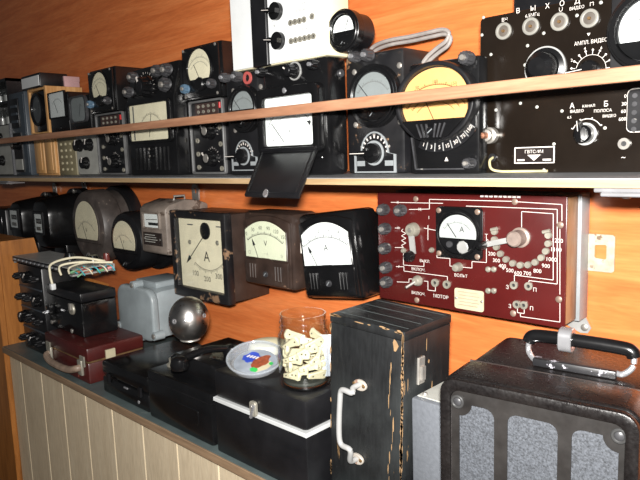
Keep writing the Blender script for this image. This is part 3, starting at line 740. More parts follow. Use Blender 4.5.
# fan-shaped cover with ribs
zf = zb_-0.004; pts = [(cx-rx*0.80, zf+0.004), (cx-rx*0.42, zf-rz*0.36), (cx-rx*0.22, zf-rz*0.44), (cx+rx*0.22, zf-rz*0.44), (cx+rx*0.42, zf-rz*0.36), (cx+rx*0.80, zf+0.004)]
cv = MB().prism(pts, yb_-0.004, -0.006).build('dial_cover', BLACK, T.o, 0.002, 2)
for i in range(7):
    if i == 3: continue
    t = (i-3)/3; bar(MB(), cx+t*rx*0.24, zf-rz*0.38, cx+t*rx*0.36, zf-rz*0.04, 0.0022, yb_-0.0055, yb_-0.003).build('rib', KNOBG, cv)
MB().lathe([(0.006, yb_-0.007), (0.007, yb_-0.003)], cx, zf-rz*0.22, 18).build('zero_screw', BLACKM, cv)
bar(MB(), cx-0.004, zf-rz*0.22-0.003, cx+0.004, zf-rz*0.22+0.003, 0.0014, yb_-0.0075, yb_-0.0065).build('screw_slot', GREYM, cv)
# curved selector ring with digits, lower right
rs = rz*1.30; zc_ = cz+rz*0.04
po = [(cx+rs*1.02*math.cos(a), zc_+rs*math.sin(a)) for a in [math.radians(-118+i*5) for i in range(25)]]
pi_ = [(cx+rs*0.80*math.cos(a), zc_+rs*0.80*math.sin(a)) for a in [math.radians(-118+i*5) for i in range(24, -1, -1)]]
hw_ = w/2-0.003
clampx = lambda P: [(min(max(x, -hw_), hw_), max(z, 0.004)) for x, z in P]
MB().prism(clampx(po)+clampx(pi_), -0.006, 0.0005).build('range_ring', BLACKM, T.o)
for i in range(9):
    a = math.radians(-112+i*12); x, z = cx+rs*0.90*math.cos(a), zc_+rs*0.90*math.sin(a)
    if x > hw_-0.006 or z < 0.006: continue
    text(('1', '3', '5', '15', '30', '75', '150', '300', '600')[i], x, z, 0.006, LETW, T.o, -0.0066, 'range_digits', rot=a+PI/2)
    c, s2 = math.cos(a+0.09), math.sin(a+0.09)
    bar(MB(), cx+rs*0.82*c, zc_+rs*0.82*s2, cx+rs*0.98*c, zc_+rs*0.98*s2, 0.0012, -0.0068, -0.006).build('range_tick', ALU, T.o)
MB().prism([(cx+0.008, 0.020), (cx+0.014, 0.020), (cx+0.011, 0.026)], -0.0012, 0.0003).build('index_mark', LETW, T.o)
mb = MB(); L = [(-w*0.46, 0.058), (-w*0.40, 0.008), (w*0.30, 0.008)]
for (x0_, z0_), (x1_, z1_) in zip(L, L[1:]): bar(mb, x0_, z0_, x1_, z1_, 0.002, -0.002, 0.0005)
mb.build('raised_line', KNOBG, T.o)
for px, py, rr in ((469.5, 58.5, 0.011), (472, 163, 0.0085)):
    x, z = T.p(px, py); terminal(T.o, x, min(z, h-0.004), rr, 0.018, 0, KNOBG, STEEL)
XA = T.o.location.x

# grey rubber lead looped over the two testers
pts = [atY(px, py, y) for px, py, y in ((369, 51, -0.085), (376, 45, -0.085), (390, 40, -0.09), (410, 36.5, -0.09), (430, 32, -0.09), (443, 29.5, -0.09), (449, 33, -0.09), (446, 41, -0.09), (437, 48, -0.09), (428, 56, -0.09), (422, 64, -0.09))]
def smoothpath(P, k=6):
    P = [Vector(p) for p in P]; out = []
    for i in range(len(P)-1):
        a, b, c, d = P[max(i-1, 0)], P[i], P[i+1], P[min(i+2, len(P)-1)]
        for j in range(k):
            t = j/k; out.append(0.5*((2*b)+(c-a)*t+(2*a-5*b+4*c-d)*t*t+(3*b-a-3*c+d)*t**3))
    return out+[P[-1]]
pp = smoothpath(pts)
tag(MB().tube(pp, 0.0036, 8).tube([p+Vector((0.002, 0.002, -0.0075)) for p in pp], 0.0034, 8).build('test_lead', STRAP), 'grey rubber twin lead looped over the amber meter and chipped pocket tester', 'cable')

# ------------------------------------------------------------------ big brown-black generator panel at the near end of the shelf
GY = -0.135
T = between('signal_generator', 'big brown-black signal generator panel with white lettering and four round sockets', 'instrument', (481, 95), (700, 85), GY, ST)
w = T.w; x0 = -w/2; x1 = w/2; h = T.p(479.5, 19)[1]
case(T, x0+0.004, x1-0.004, 0.003, 0.12, 0.0, h-0.004, BLACKM, 0.004)
MB().prism(rrect(0, h/2, w, h, 0.006), -0.002, 0.004).build('front_panel', DARKB, T.o, 0.0006, 1)
G = lambda px, py: T.p(px, py, -0.002)
mpx = T.sz(560, 90)
yp = -0.002
for px, py in ((504.5, 31.3), (531.6, 26.6), (560.3, 22), (590.3, 18.6)):
    x, z = G(px, py); r = 9.0*mpx
    o = MB().ring(ell(x, z, r, r, 32), ell(x, z, r*0.62, r*0.62, 32), yp-0.005, yp).build('socket', paint('grey_socket', (112, 110, 104), 0.4, var=0.15), T.o, 0.0012, 2)
    MB().lathe([(r*0.3, yp-0.003), (r*0.62, yp-0.0025), (r*0.62, yp)], x, z, 24).build('insulator', paint('dark_insulator', (74, 68, 62), 0.45), o)
    MB().lathe([(r*0.16, yp-0.0062), (r*0.2, yp-0.002)], x, z, 12).build('pin', BRASS, o)
for st, px, py, hh in (('В', 518.3, 10.6, 5.2), ('Ы', 533.2, 8.2, 5.2), ('Х', 547.6, 5.8, 5.2), ('О', 562.2, 3.2, 5.2), ('Д', 577.5, 1.2, 5.2), ('ВЧ', 504.8, 19.6, 3.8), ('6,5МГц', 532.5, 15.2, 3.4), ('∪', 561, 9.5, 4.4), ('ВИДЕО', 577, 8.0, 3.0), ('⊓', 592, 4.0, 4.6),
                       ('АМПЛ. ВИДЕО', 590.8, 42, 3.6), ('▼', 588.8, 34.6, 2.6), ('А', 572.3, 105.6, 5.4), ('Б', 606.3, 103.6, 5.4), ('КАНАЛ', 588.8, 105.8, 2.6), ('ВИДЕО', 577, 111.3, 2.8), ('ПОЛОСА', 603, 110.5, 2.8), ('6,5', 569.5, 117.5, 2.6), ('ВИДЕО', 609.5, 116, 2.6),
                       ('~', 623.5, 157.5, 5.0), ('0', 625.6, 96, 3.4), ('30', 624.3, 103.8, 3.4), ('60', 623.6, 111.2, 3.4), ('600', 622.6, 119, 3.4)):
    x, z = G(px, py)
    text(st, x, z, hh*mpx, LETW, T.o, yp-0.0006, wmax=(0.043 if len(st) > 8 else 0.023 if st in ('ВИДЕО', '6,5МГц', 'ПОЛОСА') else None))
x, z = G(545.5, 68); r = 20*mpx
o = MB().lathe([(0, yp-0.030), (r*0.45, yp-0.029), (r*0.72, yp-0.022), (r*0.80, yp-0.006), (r, yp-0.004), (r*1.02, yp)], x, z, 40).build('tuning_knob', BLACK, T.o)
MB().ring(ell(x, z, r*1.08, r*1.08), ell(x, z, r*0.98, r*0.98), yp-0.003, yp).build('knob_rim', ALU, o)
x, z = G(590.8, 70); r = 14.5*mpx
mb = MB()
sc = scale(T.o, x, z, r, 190, -20, 10, yp-0.0003, LETW, 0.24, 1, th=0.02, name='amplitude_scale')
for i in range(11):
    a = math.radians(190-21*i); mb.lathe([(r*0.07, yp-0.0008), (r*0.07, yp)], x+r*1.32*math.cos(a), z+r*1.32*math.sin(a), 8)
    if i % 2 == 0: text(str(i), x+r*1.52*math.cos(a), z+r*1.52*math.sin(a), r*0.2, LETW, T.o, yp-0.0006, 'scale_digit')
mb.build('scale_dots', LETW, T.o)
barknob(T.o, x, z, r*0.62, 0.022, PI+0.10, yp, BLACK, None, long=2.2)
x, z = G(585.5, 134); r = 8.5*mpx
barknob(T.o, x, z, r*1.05, 0.026, PI/2+0.12, yp, BLACK, ALU, long=1.5)
scale(T.o, x+0.002, z, r*1.75, 158, 30, 3, yp-0.0003, LETW, 0.12, 1, th=0.035, name='channel_scale')
x, z = G(624.6, 143.7); jack(T.o, x, z, 5.5*mpx, yp, STEEL)
x, z = G(491.5, 135.5); r = 9*mpx
o = MB().lathe([(r*0.55, yp-0.019), (r*0.72, yp-0.018), (r*0.75, yp-0.012), (r, yp-0.010), (r, yp)], x, z, 30).build('coaxial_terminal', STEEL, T.o)
MB().lathe([(0, yp-0.030), (r*0.35, yp-0.029), (r*0.42, yp-0.018)], x, z, 16).build('terminal_tip', paint('copper', (170, 120, 96), 0.35, 0.8), o)
x, z = G(493, 157.5); jack(T.o, x, z, 4.5*mpx, yp, BLACKM, 'cable_gland')
P = [Vector((x, yp, z)), Vector((x+0.001, yp-0.012, z-0.005)), Vector((x+0.008, yp-0.02, z-0.016)), Vector((x+0.022, yp-0.02, 0.0032)), Vector((x+0.05, yp-0.016, 0.0028)), Vector((x+0.09, yp-0.012, 0.0028)), Vector((x+0.13, yp-0.006, 0.0028))]
MB().tube(smoothpath(P[:-1]), 0.0019, 8).build('lead_wire', paint('yellowed_cable', (168, 158, 120), 0.5), T.o)
# nameplate: outlined rectangle, lettering and winged triangle
a = G(514.8, 147.5); b = G(554.6, 163); cx, cz = (a[0]+b[0])/2, (a[1]+b[1])/2; pw_, ph_ = abs(b[0]-a[0]), abs(a[1]-b[1])
pl = MB().box(cx-pw_/2, cx+pw_/2, yp-0.0008, yp, cz-ph_/2, cz+ph_/2).build('nameplate', paint('dark_plate', (26, 20, 18), 0.35), T.o)
MB().ring(rrect(cx, cz, pw_, ph_, 0.0008), rrect(cx, cz, pw_*0.95, ph_*0.88, 0.0006), yp-0.0012, yp-0.0006).build('plate_border', LETW, pl)
text('ГВТС-9М', cx, cz+ph_*0.22, ph_*0.2, LETW, pl, yp-0.0013)
MB().prism([(cx-ph_*0.42, cz+ph_*0.02), (cx, cz-ph_*0.34), (cx+ph_*0.42, cz+ph_*0.02)], yp-0.0012, yp-0.0007).build('emblem', LETW, pl)
text('С', cx, cz-ph_*0.09, ph_*0.12, INK, pl, yp-0.0016)
MB().box(cx-pw_*0.42, cx-pw_*0.24, yp-0.0012, yp-0.0007, cz-ph_*0.34, cz-ph_*0.24).build('plate_text', LETW, pl)
MB().box(cx+pw_*0.22, cx+pw_*0.42, yp-0.0012, yp-0.0007, cz-ph_*0.34, cz-ph_*0.24).build('plate_text', LETW, pl)
for px, py in ((483.5, 17.5), (491, 54.5), (527.6, 45.7), (553.7, 49.7), (543.8, 33.2), (525, 65), (577, 15.5), (601, 2.5), (520.5, 103.3), (482, 35), (537, 107), (562, 111), (554, 144), (612, 71), (544, 170), (496, 110), (605, 128)):
    x, z = G(px, py); screw(T.o, x, z, 1.7*mpx, GREYP, yp, 'rivet')
x, z = G(483.8, 167); screw(T.o, x, z, 2.6*mpx, STEEL, yp)
# meter at the right and the black range block
cx, cz = G(655, 30); r = 37*mpx
MB().prism(rrect(cx, cz, r*2.05, r*2.0, 0.006), yp-0.004, yp).build('meter_flange', BLACKM, T.o, 0.001, 1)
round_meter(T, cx, cz, r, 0.024, DIALW, yp-0.003, BLACK, split=-0.28, ndl=1.9, frame=0.78)
a = G(629, 90); b = G(629, 131.5); bw = 0.05
bl = MB().prism(rrect(a[0]+bw/2, (a[1]+b[1])/2, bw, a[1]-b[1], 0.006), yp-0.005, yp).build('range_block', BLACKM, T.o, 0.001, 1)
MB().ring(rrect(a[0]+bw/2, (a[1]+b[1])/2, bw+0.003, a[1]-b[1]+0.003, 0.007), rrect(a[0]+bw/2, (a[1]+b[1])/2, bw, a[1]-b[1], 0.006), yp-0.001, yp).build('block_outline', LETW, bl)
for i in range(5):
    for j in range(3):
        x = a[0]+0.009+j*0.016; z = a[1]-0.008-i*0.0105
        MB().lathe([(0.0032, yp-0.0062), (0.0036, yp-0.005)], x, z, 10).build('block_socket', KNOBG, bl)
HG = h
# dark box on top of the generator
T = between('dark_box', 'dark box with corner edges standing on top of the signal generator', 'box', (513, 3), (690, -20), GY+0.035, ST+HG)
w = T.w
case(T, -w/2, w/2, 0, 0.08, 0, 0.06, BLACKM, 0.004)
MB().box(-w/2-0.001, w/2+0.001, -0.001, 0.081, 0.040, 0.043).build('lid_seam', STEEL, T.o)

# ------------------------------------------------------------------ instruments hung on the wall
# small black meter box at the far end
T = between('black_meter_box', 'plain black box on the wall beside the farthest electricity meter', 'box', (-14, 225), (6, 222), -0.12, ZC-0.36)
w = T.w; h = T.p(0, 209)[1]
case(T, -w/2, w/2, 0, 0.118, 0, h, BLACKM, 0.006)
MB().box(-w*0.35, w*0.35, -0.004, 0.001, h*0.5, h*0.85).build('front_plate', BLACK, T.o, 0.002)
screw(T.o, 0, h*0.25, 0.006)
def energy_meter(label, pface, halfw, pwin0, pwin1, ptop, pbot, y):
    q = atY(pface[0], pface[1], y); zb = atY(pface[0], pbot, y).z; zt = atY(pface[0], ptop, y).z
    T = Thing('electricity_meter', label, 'electricity meter', (q.x, y, zb), group='black electricity meters on the wall')
    h = zt-zb; w2 = halfw; dep = -y-0.004
    zc = h*0.58; rz = h*0.42
    mb = MB(); prof = [(0.66, 0.0), (0.76, 0.005), (0.82, 0.018), (0.97, dep*0.75), (1.10, dep*0.76), (1.10, dep-0.012)]
    n = 40; vs = []
    for s_, yy in prof:
        for (x, z) in rrect(0, zc, 2*w2*s_, 2*rz*s_, w2*0.80*s_, 9): vs.append((x, yy, z))
    n = len(vs)//len(prof); fs = [tuple(range(n)), tuple(range((len(prof))*n-1, (len(prof)-1)*n-1, -1))]
    for k in range(len(prof)-1):
        for i in range(n): fs.append((k*n+i, (k+1)*n+i, (k+1)*n+(i+1) % n, k*n+(i+1) % n))
    mb.add(vs, fs).build('cover', BLACK, T.o)
    MB().box(-w2*0.62, w2*0.62, dep*0.35, dep-0.012, 0.0, zc-rz*0.6).build('terminal_block', BLACK, T.o, 0.008)
    screw(T.o, 0, zc-rz*0.80, 0.008, BRASS, dep*0.34)
    MB().box(-w2*0.9, w2*0.9, dep-0.012, dep, h*0.05, h*0.98).build('back_plate', BLACKM, T.o, 0.004)
    a = T.p(*pwin0); b = T.p(*pwin1); cx, cz = (a[0]+b[0])/2, (a[1]+b[1])/2; ww, wh = abs(a[0]-b[0]), abs(a[1]-b[1])
    o = MB().ring(rrect(cx, cz, ww*1.1, wh*1.15, 0.004), rrect(cx, cz, ww*0.88, wh*0.9, 0.003), -0.005, 0.003).build('window', BLACKM, T.o, 0.001, 1)
    MB().box(cx-ww*0.44, cx+ww*0.44, -0.0015, 0.002, cz-wh*0.45, cz+wh*0.45).build('register_plate', DIALW, o)
    MB().box(cx-ww*0.30, cx+ww*0.30, -0.0022, -0.0012, cz-wh*0.02, cz+wh*0.22).build('register', INK, o)
    for i in range(4): text('0', cx-ww*0.2+i*ww*0.135, cz+wh*0.10, wh*0.14, LETW, o, -0.0026, 'register_digit')
    MB().box(cx-ww*0.30, cx+ww*0.22, -0.0022, -0.0012, cz-wh*0.36, cz-wh*0.18).build('disc_slot', STEEL, o)
    MB().box(cx-ww*0.44, cx+ww*0.44, -0.0045, -0.0039, cz-wh*0.45, cz+wh*0.45).build('window_glass', GLASS, o)
    # hanging lug at the wall
    lug = MB().ring(rrect(0, h*0.98+0.022, 0.03, 0.05, 0.012), rrect(0, h*0.98+0.028, 0.012, 0.016, 0.005), dep-0.006, dep-0.001).build('hanging_lug', STEEL, T.o, 0.001, 1)
    screw(T.o, 0.0, zc+rz*1.02, 0.007, STEEL, dep*0.74)
    return T
energy_meter('black electricity meter with small register window, next to the plain black box', (15, 220), 0.068, (9.5, 209), (20, 229), 197, 256, -0.16)
energy_meter('black electricity meter with small register window, next to the mottled oval meter', (40, 224), 0.080, (34, 212.5), (44.5, 234), 194, 264, -0.17)

# mottled oval meter
def oval_meter(name, label, pc, ptop, pbot, pl, pr, y, dial, mat, wins, flange, split):
    q = atY(pc[0], pc[1], y); T = Thing(name, label, 'meter', (q.x, y, atY(pc[0], pbot, y).z))
    h = T.p(pc[0], ptop)[1]; xl = T.p(pl, pc[1])[0]; xr = T.p(pr, pc[1])[0]; cx = (xl+xr)/2; rx = (xr-xl)/2; rz = h/2; dep = -y-0.003
    mb = MB(); prof = [(0.86, -0.004), (0.95, 0.0), (1.0, 0.012), (1.0, dep*0.45), (0.93, dep*0.5), (0.95, dep*0.72)]
    mb.lathe([(r*rz, yy) for r, yy in prof], cx, rz, 48, rx/rz).build('housing', mat, T.o)
    MB().lathe([(flange*rz, dep*0.7), (flange*rz*1.02, dep*0.74), (flange*rz*1.02, dep)], cx, rz, 48, rx/rz).build('wall_flange', BLACKM, T.o)
    zs = rz+split*rz
    o = MB().prism(clipell(cx, rz, rx*0.76, rz*0.78, z0=zs-0.005), -0.006, -0.003).build('meter', mat, T.o, 0.001, 1)
    MB().prism(clipell(cx, rz, rx*0.68, rz*0.70, z0=zs), -0.0066, -0.005).build('dial_face', dial, o)
    scale(o, cx, zs-rz*0.15, rz*0.62, 140, 40, 24, -0.0068, INKG, 0.1, sx=rx/rz); needle(o, cx, zs-rz*0.02, cx-rx*0.22, zs+rz*0.45, -0.0072)
    text('V', cx, zs+rz*0.25, rz*0.12, INK, o, -0.0069)
    MB().prism(clipell(cx, rz, rx*0.71, rz*0.73, z0=zs-0.002), -0.0086, -0.008).build('glass', GLASS, o)
    MB().prism(clipell(cx, rz, rx*0.78, rz*0.78, z1=zs-0.01), -0.007, -0.003).build('lower_cover', mat, T.o, 0.001, 1)
    c = MB().lathe([(0.009, -0.011), (0.010, -0.006)], cx, rz*0.24, 18).build('zero_screw', mat, T.o)
    bar(MB(), cx-0.005, rz*0.24-0.004, cx+0.005, rz*0.24+0.004, 0.0018, -0.0116, -0.0108).build('screw_slot', GREYM, c)
    return T
oval_meter('oval_meter', 'large mottled iron oval meter with cream dial on the wall', (88, 226), 190, 262, 72.5, 105, -0.13, DIALC, MOTTLE, None, 1.04, -0.34)
oval_meter('oval_meter', 'smaller black oval meter with cream dial beside the worn grey meter box', (126, 240), 212, 270, 110.5, 142, -0.13, DIALC, BLACKM, None, 1.10, -0.26)

# worn grey electricity meter box
q0 = atY(140, 230, -0.15)
T = between('worn_meter_box', 'worn grey metal electricity meter with register window and dark nameplate', 'electricity meter', (140.5, 230), (166, 230), -0.14, atY(150, 253.5, -0.14).z)
w = T.w; h = T.p(152, 205)[1]
prof = [(0.0, 0.004), (0.0, h*0.92), (0.012, h), (0.06, h+0.012), (0.10, h+0.008), (0.136, h-0.004), (0.136, 0.0), (0.01, 0.0)]
mb = MB(); n = len(prof)
mb.add([(-w/2, y, z) for y, z in prof]+[(w/2, y, z) for y, z in prof], [tuple(range(n)), tuple(range(2*n-1, n-1, -1))]+[(i, (i+1) % n, n+(i+1) % n, n+i) for i in range(n)])
mb.build('case', WORNG, T.o, 0.006)
a = T.p(143.5, 212.5); b = T.p(160.5, 229); cx, cz = (a[0]+b[0])/2, (a[1]+b[1])/2; ww, wh = abs(a[0]-b[0]), abs(a[1]-b[1])
o = MB().ring(rrect(cx, cz, ww*1.1, wh*1.12, 0.004), rrect(cx, cz, ww*0.9, wh*0.9, 0.003), -0.005, 0.001).build('window', WORNG, T.o, 0.001, 1)
MB().box(cx-ww*0.45, cx+ww*0.45, -0.001, 0.001, cz-wh*0.45, cz+wh*0.45).build('register_plate', DIALW, o)
MB().box(cx-ww*0.2, cx+ww*0.4, -0.002, -0.0008, cz-wh*0.30, cz-wh*0.12).build('register', INK, o)
bar(MB(), cx-ww*0.35, cz+wh*0.05, cx+ww*0.35, cz+wh*0.1, 0.002, -0.002, -0.0008).build('disc_edge', STEEL, o)
MB().box(cx-ww*0.45, cx+ww*0.45, -0.0042, -0.0036, cz-wh*0.45, cz+wh*0.45).build('window_glass', GLASS, o)
a = T.p(144, 231.5); b = T.p(163, 246.5); cx, cz = (a[0]+b[0])/2, (a[1]+b[1])/2; ww, wh = abs(a[0]-b[0]), abs(a[1]-b[1])
pl = MB().box(cx-ww/2, cx+ww/2, -0.003, 0.001, cz-wh/2, cz+wh/2).build('nameplate', paint('dark_nameplate', (36, 30, 28), 0.35), T.o, 0.0005, 1)
for i in range(4): MB().box(cx-ww*0.4, cx+ww*(0.15+0.06*(i % 3)), -0.0036, -0.0028, cz+wh*(0.28-0.18*i), cz+wh*(0.34-0.18*i)).build('plate_line', GREYP, pl)
for sx in (-0.4, 0.4): screw(pl, cx+sx*ww*1.05, cz, 0.003, STEEL, -0.003)
lug = MB().ring(rrect(w*0.1, h+0.022, 0.03, 0.05, 0.012), rrect(w*0.1, h+0.028, 0.012, 0.016, 0.005), 0.130, 0.135).build('hanging_lug', STEEL, T.o)
MB().tube([(w*0.25, 0.05, h+0.009), (w*0.25, 0.05, h+0.02), (w*0.4, 0.07, h+0.021), (w*0.4, 0.07, h+0.004)], 0.003, 8).build('top_hook', STEEL, T.o)

# square ammeter
T = between('square_ammeter', 'large square black ammeter with a cream face lettered A', 'meter', (176.5, 256), (231, 257), -0.12, atY(204, 298.5, -0.12).z)
w = T.w; h = T.p(202, 211.3)[1]
case(T, -w/2+0.004, w/2-0.004, 0.008, 0.118, 0.004, h-0.004, BROWNM, 0.003)
fo = rrect(0, h/2, w, h, 0.004); a = T.p(181, 256)[0]; b = T.p(226.5, 257)[0]; zt = T.p(203, 219)[1]; zb = T.p(204, 289)[1]
cx, cz, ww, wh = (a+b)/2, (zt+zb)/2, b-a, zt-zb
MB().ring(fo, rrect(cx, cz, ww, wh, 0.003), -0.014, 0.008).build('frame', BLACKW, T.o, 0.003, 2)
o = MB().box(cx-ww/2-0.003, cx+ww/2+0.003, 0.0, 0.004, cz-wh/2-0.003, cz+wh/2+0.003).build('dial_face', DIALC, T.o)
pvx, pvz = T.p(205.5, 231); r = 8.5*T.sz(205, 231)
scale(o, pvx, pvz, wh*0.55, 238, 318, 30, 0.0, INK, 0.09, 5)
for t, px, py in (('100', 196, 273), ('200', 207.6, 279), ('300', 219, 276.5)):
    x, z = T.p(px, py); text(t, x, z, 0.0135, INK, o, -0.0005, wmax=0.03)
x, z = T.p(206.8, 256.5); text('A', x, z, 0.026, INK, o, -0.0005)
for px, py in ((190, 224.5), (219, 227)):
    x, z = T.p(px, py); MB().box(x-0.012, x+0.012, -0.0004, 0.0, z-0.0015, z+0.0015).build('faint_print', INKG, o)
for px, py in ((190, 242), (217.5, 243)): x, z = T.p(px, py); screw(o, x, z, 0.006, NICKEL, 0.0)
MB().lathe([(r*0.9, -0.004), (r, -0.003), (r, 0.0)], pvx, pvz, 30, 0.9).build('pivot_cover', BLACK, o)
tx, tz = T.p(188.5, 261); needle(o, pvx-0.008, pvz-r*0.7, tx, tz, -0.002, 0.002)
d = Vector((tx-pvx, tz-pvz)).normalized(); nx, nz = -d.y, d.x
tip = (tx+d.x*0.006, tz+d.y*0.006); bs = (tx-d.x*0.018, tz-d.y*0.018)
MB().prism([tip, (bs[0]+nx*0.006, bs[1]+nz*0.006), (bs[0]-nx*0.006, bs[1]-nz*0.006)], -0.0028, -0.002).build('needle_tip', INK, o)
MB().box(cx-ww/2, cx+ww/2, -0.0095, -0.0085, cz-wh/2, cz+wh/2).build('glass', GLASS, T.o)
b_ = MB().box(w/2-0.006, w/2+0.003, 0.045, 0.075, h*0.56, h*0.72).build('side_lug', STEEL, T.o, 0.001, 1)

# two desk voltmeters
def desk_meter(label, pl, pr, pb, ptop, y, rot, mat, dial, nums, unit, ndl, worn):
    T = between('panel_voltmeter', label, 'meter', pl, pr, y, atY((pl[0]+pr[0])/2, pb, y).z, rot)
    w = T.w; h = T.p(ptop[0], ptop[1])[1]; d = -y-0.004
    prof = [(0.0, 0.0), (0.0, h*0.46), (0.0, h*0.95), (0.012, h), (d, h+0.004), (d, 0.0)]
    case(T, -w/2, w/2, 0.0, d*0.62, 0, h, mat, 0.010); MB().box(-w*0.36, w*0.36, d*0.6, d, h*0.06, h*0.94).build('rear_housing', mat, T.o, 0.006)
    MB().prism(arch(-w*0.47, w*0.47, h*0.03, h*0.965, 0.012), -0.006, 0.002).build('front', mat, T.o, 0.004, 2)
    fa = arch(-w*0.41, w*0.41, h*0.40, h*0.89, h*0.13)
    o = MB().prism([(x*1.05, (z-h*0.6)*1.05+h*0.6) for x, z in fa], -0.008, -0.005).build('meter', mat, T.o, 0.001, 1)
    MB().prism(fa, -0.0086, -0.007).build('dial_face', dial, o)
    zc = h*0.22
    scale(o, 0, zc, h*0.50, 127, 53, 30, -0.0088, INK, 0.07, 5, sx=1.12, th=0.008)
    for i, t in enumerate(nums):
        a = math.radians(124-68*i/(len(nums)-1)); text(t, h*0.585*1.12*math.cos(a), zc+h*0.585*math.sin(a), h*0.05, INK, o, -0.0089)
    text(unit, 0.002, h*0.60, h*0.075, INK, o, -0.0089); text('~ 1,5', 0.002, h*0.46, h*0.03, INKG, o, -0.0089)
    text('□', -w*0.33, h*0.46, h*0.04, INKG, o, -0.0089); text('☆', w*0.33, h*0.46, h*0.04, INKG, o, -0.0089)
    a = math.radians(ndl); x1, z1 = h*0.46*1.12*math.cos(a), zc+h*0.46*math.sin(a); x0, z0 = h*0.20*math.cos(a)*1.5, zc+h*0.20*math.sin(a)
    needle(o, x0, z0, x1, z1, -0.0094, 0.001)
    d_ = Vector((x1-x0, z1-z0)).normalized(); nx, nz = -d_.y, d_.x
    MB().prism([(x1+d_.x*0.004, z1+d_.y*0.004), (x1-d_.x*0.012-nx*0.004, z1-d_.y*0.012-nz*0.004), (x1-d_.x*0.012+nx*0.004, z1-d_.y*0.012+nz*0.004)][::-1], -0.0098, -0.0092).build('needle_tip', INK, o)
    MB().prism(fa, -0.0112, -0.0105).build('glass', GLASS, o)
    # lower cover with a raised lip, two groups of ribs and the zero screw
    lp = [(-w*0.44, h*0.055), (w*0.44, h*0.055), (w*0.44, h*0.37), (w*0.20, h*0.37), (w*0.08, h*0.405), (-w*0.08, h*0.405), (-w*0.20, h*0.37), (-w*0.44, h*0.37)]
    cv = MB().prism(lp, -0.010, -0.005).build('lower_cover', mat, T.o, 0.002, 2)
    for k in (-1, 1):
        for i in range(3): MB().box(k*w*0.26+(i-1)*w*0.055-w*0.014, k*w*0.26+(i-1)*w*0.055+w*0.014, -0.0135, -0.009, h*0.12, h*0.32).build('rib', mat, cv, 0.001, 1)
    zs = MB().lathe([(h*0.036, -0.013), (h*0.042, -0.009)], 0, h*0.19, 20).build('zero_screw', KNOBG, cv)
    bar(MB(), -h*0.02, h*0.17, h*0.02, h*0.21, h*0.010, -0.0138, -0.0128).build('screw_slot', GREYM, cv)
    return T, w, h, d
T, w, h, d = desk_meter('worn brown panel voltmeter with greenish cream face, next to the ammeter', (245, 250), (293.5, 252), 287.5, (267, 212.5), -0.13, (0, 0, 0), BROWNM, DIALGN, ('0', '30', '60', '90', '120', '150'), 'V', 118, True)
MB().box(w/2-0.004, w/2+0.002, 0.02, 0.035, h*0.48, h*0.62).build('side_lug', STEEL, T.o, 0.001, 1)
T, w, h, d = desk_meter('glossy black panel ammeter with bright white face, hung tilted beside the red box', (305.5, 258), (363.5, 261), 299, (327, 212), -0.115, (0, math.radians(-7), 0), BLACK, DIALW, ('0', '1', '2', '3', '4', '5'), 'A', 121, False)
HM9 = h

# ------------------------------------------------------------------ red switch box
RY = -0.088
T = between('red_switch_box', 'oxblood red control box with brass dial contacts and white circuit lines', 'instrument', (378.5, 245), (566, 260), RY, atY(470, 313, RY).z)
w = T.w; h = T.p(470, 194.5)[1]
case(T, -w/2+0.003, w/2-0.003, 0.004, 0.052, 0.003, h-0.003, BOXW, 0.002, 'wooden_case')
case(T, -w/2+0.003, w/2+0.002, 0.052, 0.086, 0.0, h+0.001, GREYM, 0.002, 'back_tray')
MB().box(-w/2, w/2, 0.0, 0.0045, 0, h).build('front_panel', RED, T.o, 0.0012, 2)
R_ = lambda px, py: T.p(px, py)
m_ = T.sz(470, 255)
for px, py in ((385.5, 209.3), (402.5, 210), (387, 228.3), (387, 248), (388, 267), (388.5, 281.5)):
    x, z = R_(px, py); terminal(T.o, x, z, 6.8*m_, 0.016, 0, KNOBG, STEEL)
# square meter
a = R_(437.5, 206.5); b = R_(483.5, 258.5); cx, cz = (a[0]+b[0])/2, (R_(460, 206.5)[1]+R_(460, 258.5)[1])/2; ms = R_(460, 206.5)[1]-R_(460, 258.5)[1]; mw = b[0]-a[0]
o = MB().prism(rrect(cx, cz, mw, ms, 0.008), -0.007, 0.0005).build('meter', BLACK, T.o, 0.002, 2)
fa = clipell(cx, cz-ms*0.02, mw*0.40, ms*0.37, z0=cz-ms*0.10)
MB().ring(ell(cx, cz, mw*0.47, ms*0.46, 48), ell(cx, cz, mw*0.42, ms*0.40, 48), -0.012, -0.006).build('bezel_ring', BLACK, o, 0.001, 1)
MB().prism(fa, -0.0085, -0.006).build('dial_face', paint('aged_white_dial', (160, 162, 160), 0.6, var=0.06), o)
scale(o, cx, cz-ms*0.16, ms*0.36, 140, 40, 24, -0.0087, INK, 0.12); text('A', cx+mw*0.1, cz+ms*0.08, ms*0.11, INK, o, -0.0089); needle(o, cx-mw*0.02, cz-ms*0.08, cx-mw*0.22, cz+ms*0.18, -0.009)
MB().prism(fa, -0.0112, -0.0106).build('glass', GLASS, o)
MB().prism(clipell(cx, cz, mw*0.41, ms*0.39, z1=cz-ms*0.11), -0.010, -0.006).build('lower_cover', BLACK, o, 0.001, 1)
MB().lathe([(mw*0.11, -0.0115), (mw*0.14, -0.009)], cx+mw*0.12, cz-ms*0.26, 9).build('chipped_badge', ALU, o)
MB().lathe([(mw*0.06, -0.013), (mw*0.07, -0.009)], cx-mw*0.16, cz-ms*0.22, 14).build('zero_screw', KNOBG, o)
for sx in (-1, 1):
    for sz in (-1, 1): screw(o, cx+sx*mw*0.42, cz+sz*ms*0.42, 0.0048, paint('rusty_screw', (120, 102, 90), 0.45, 0.3), -0.007)
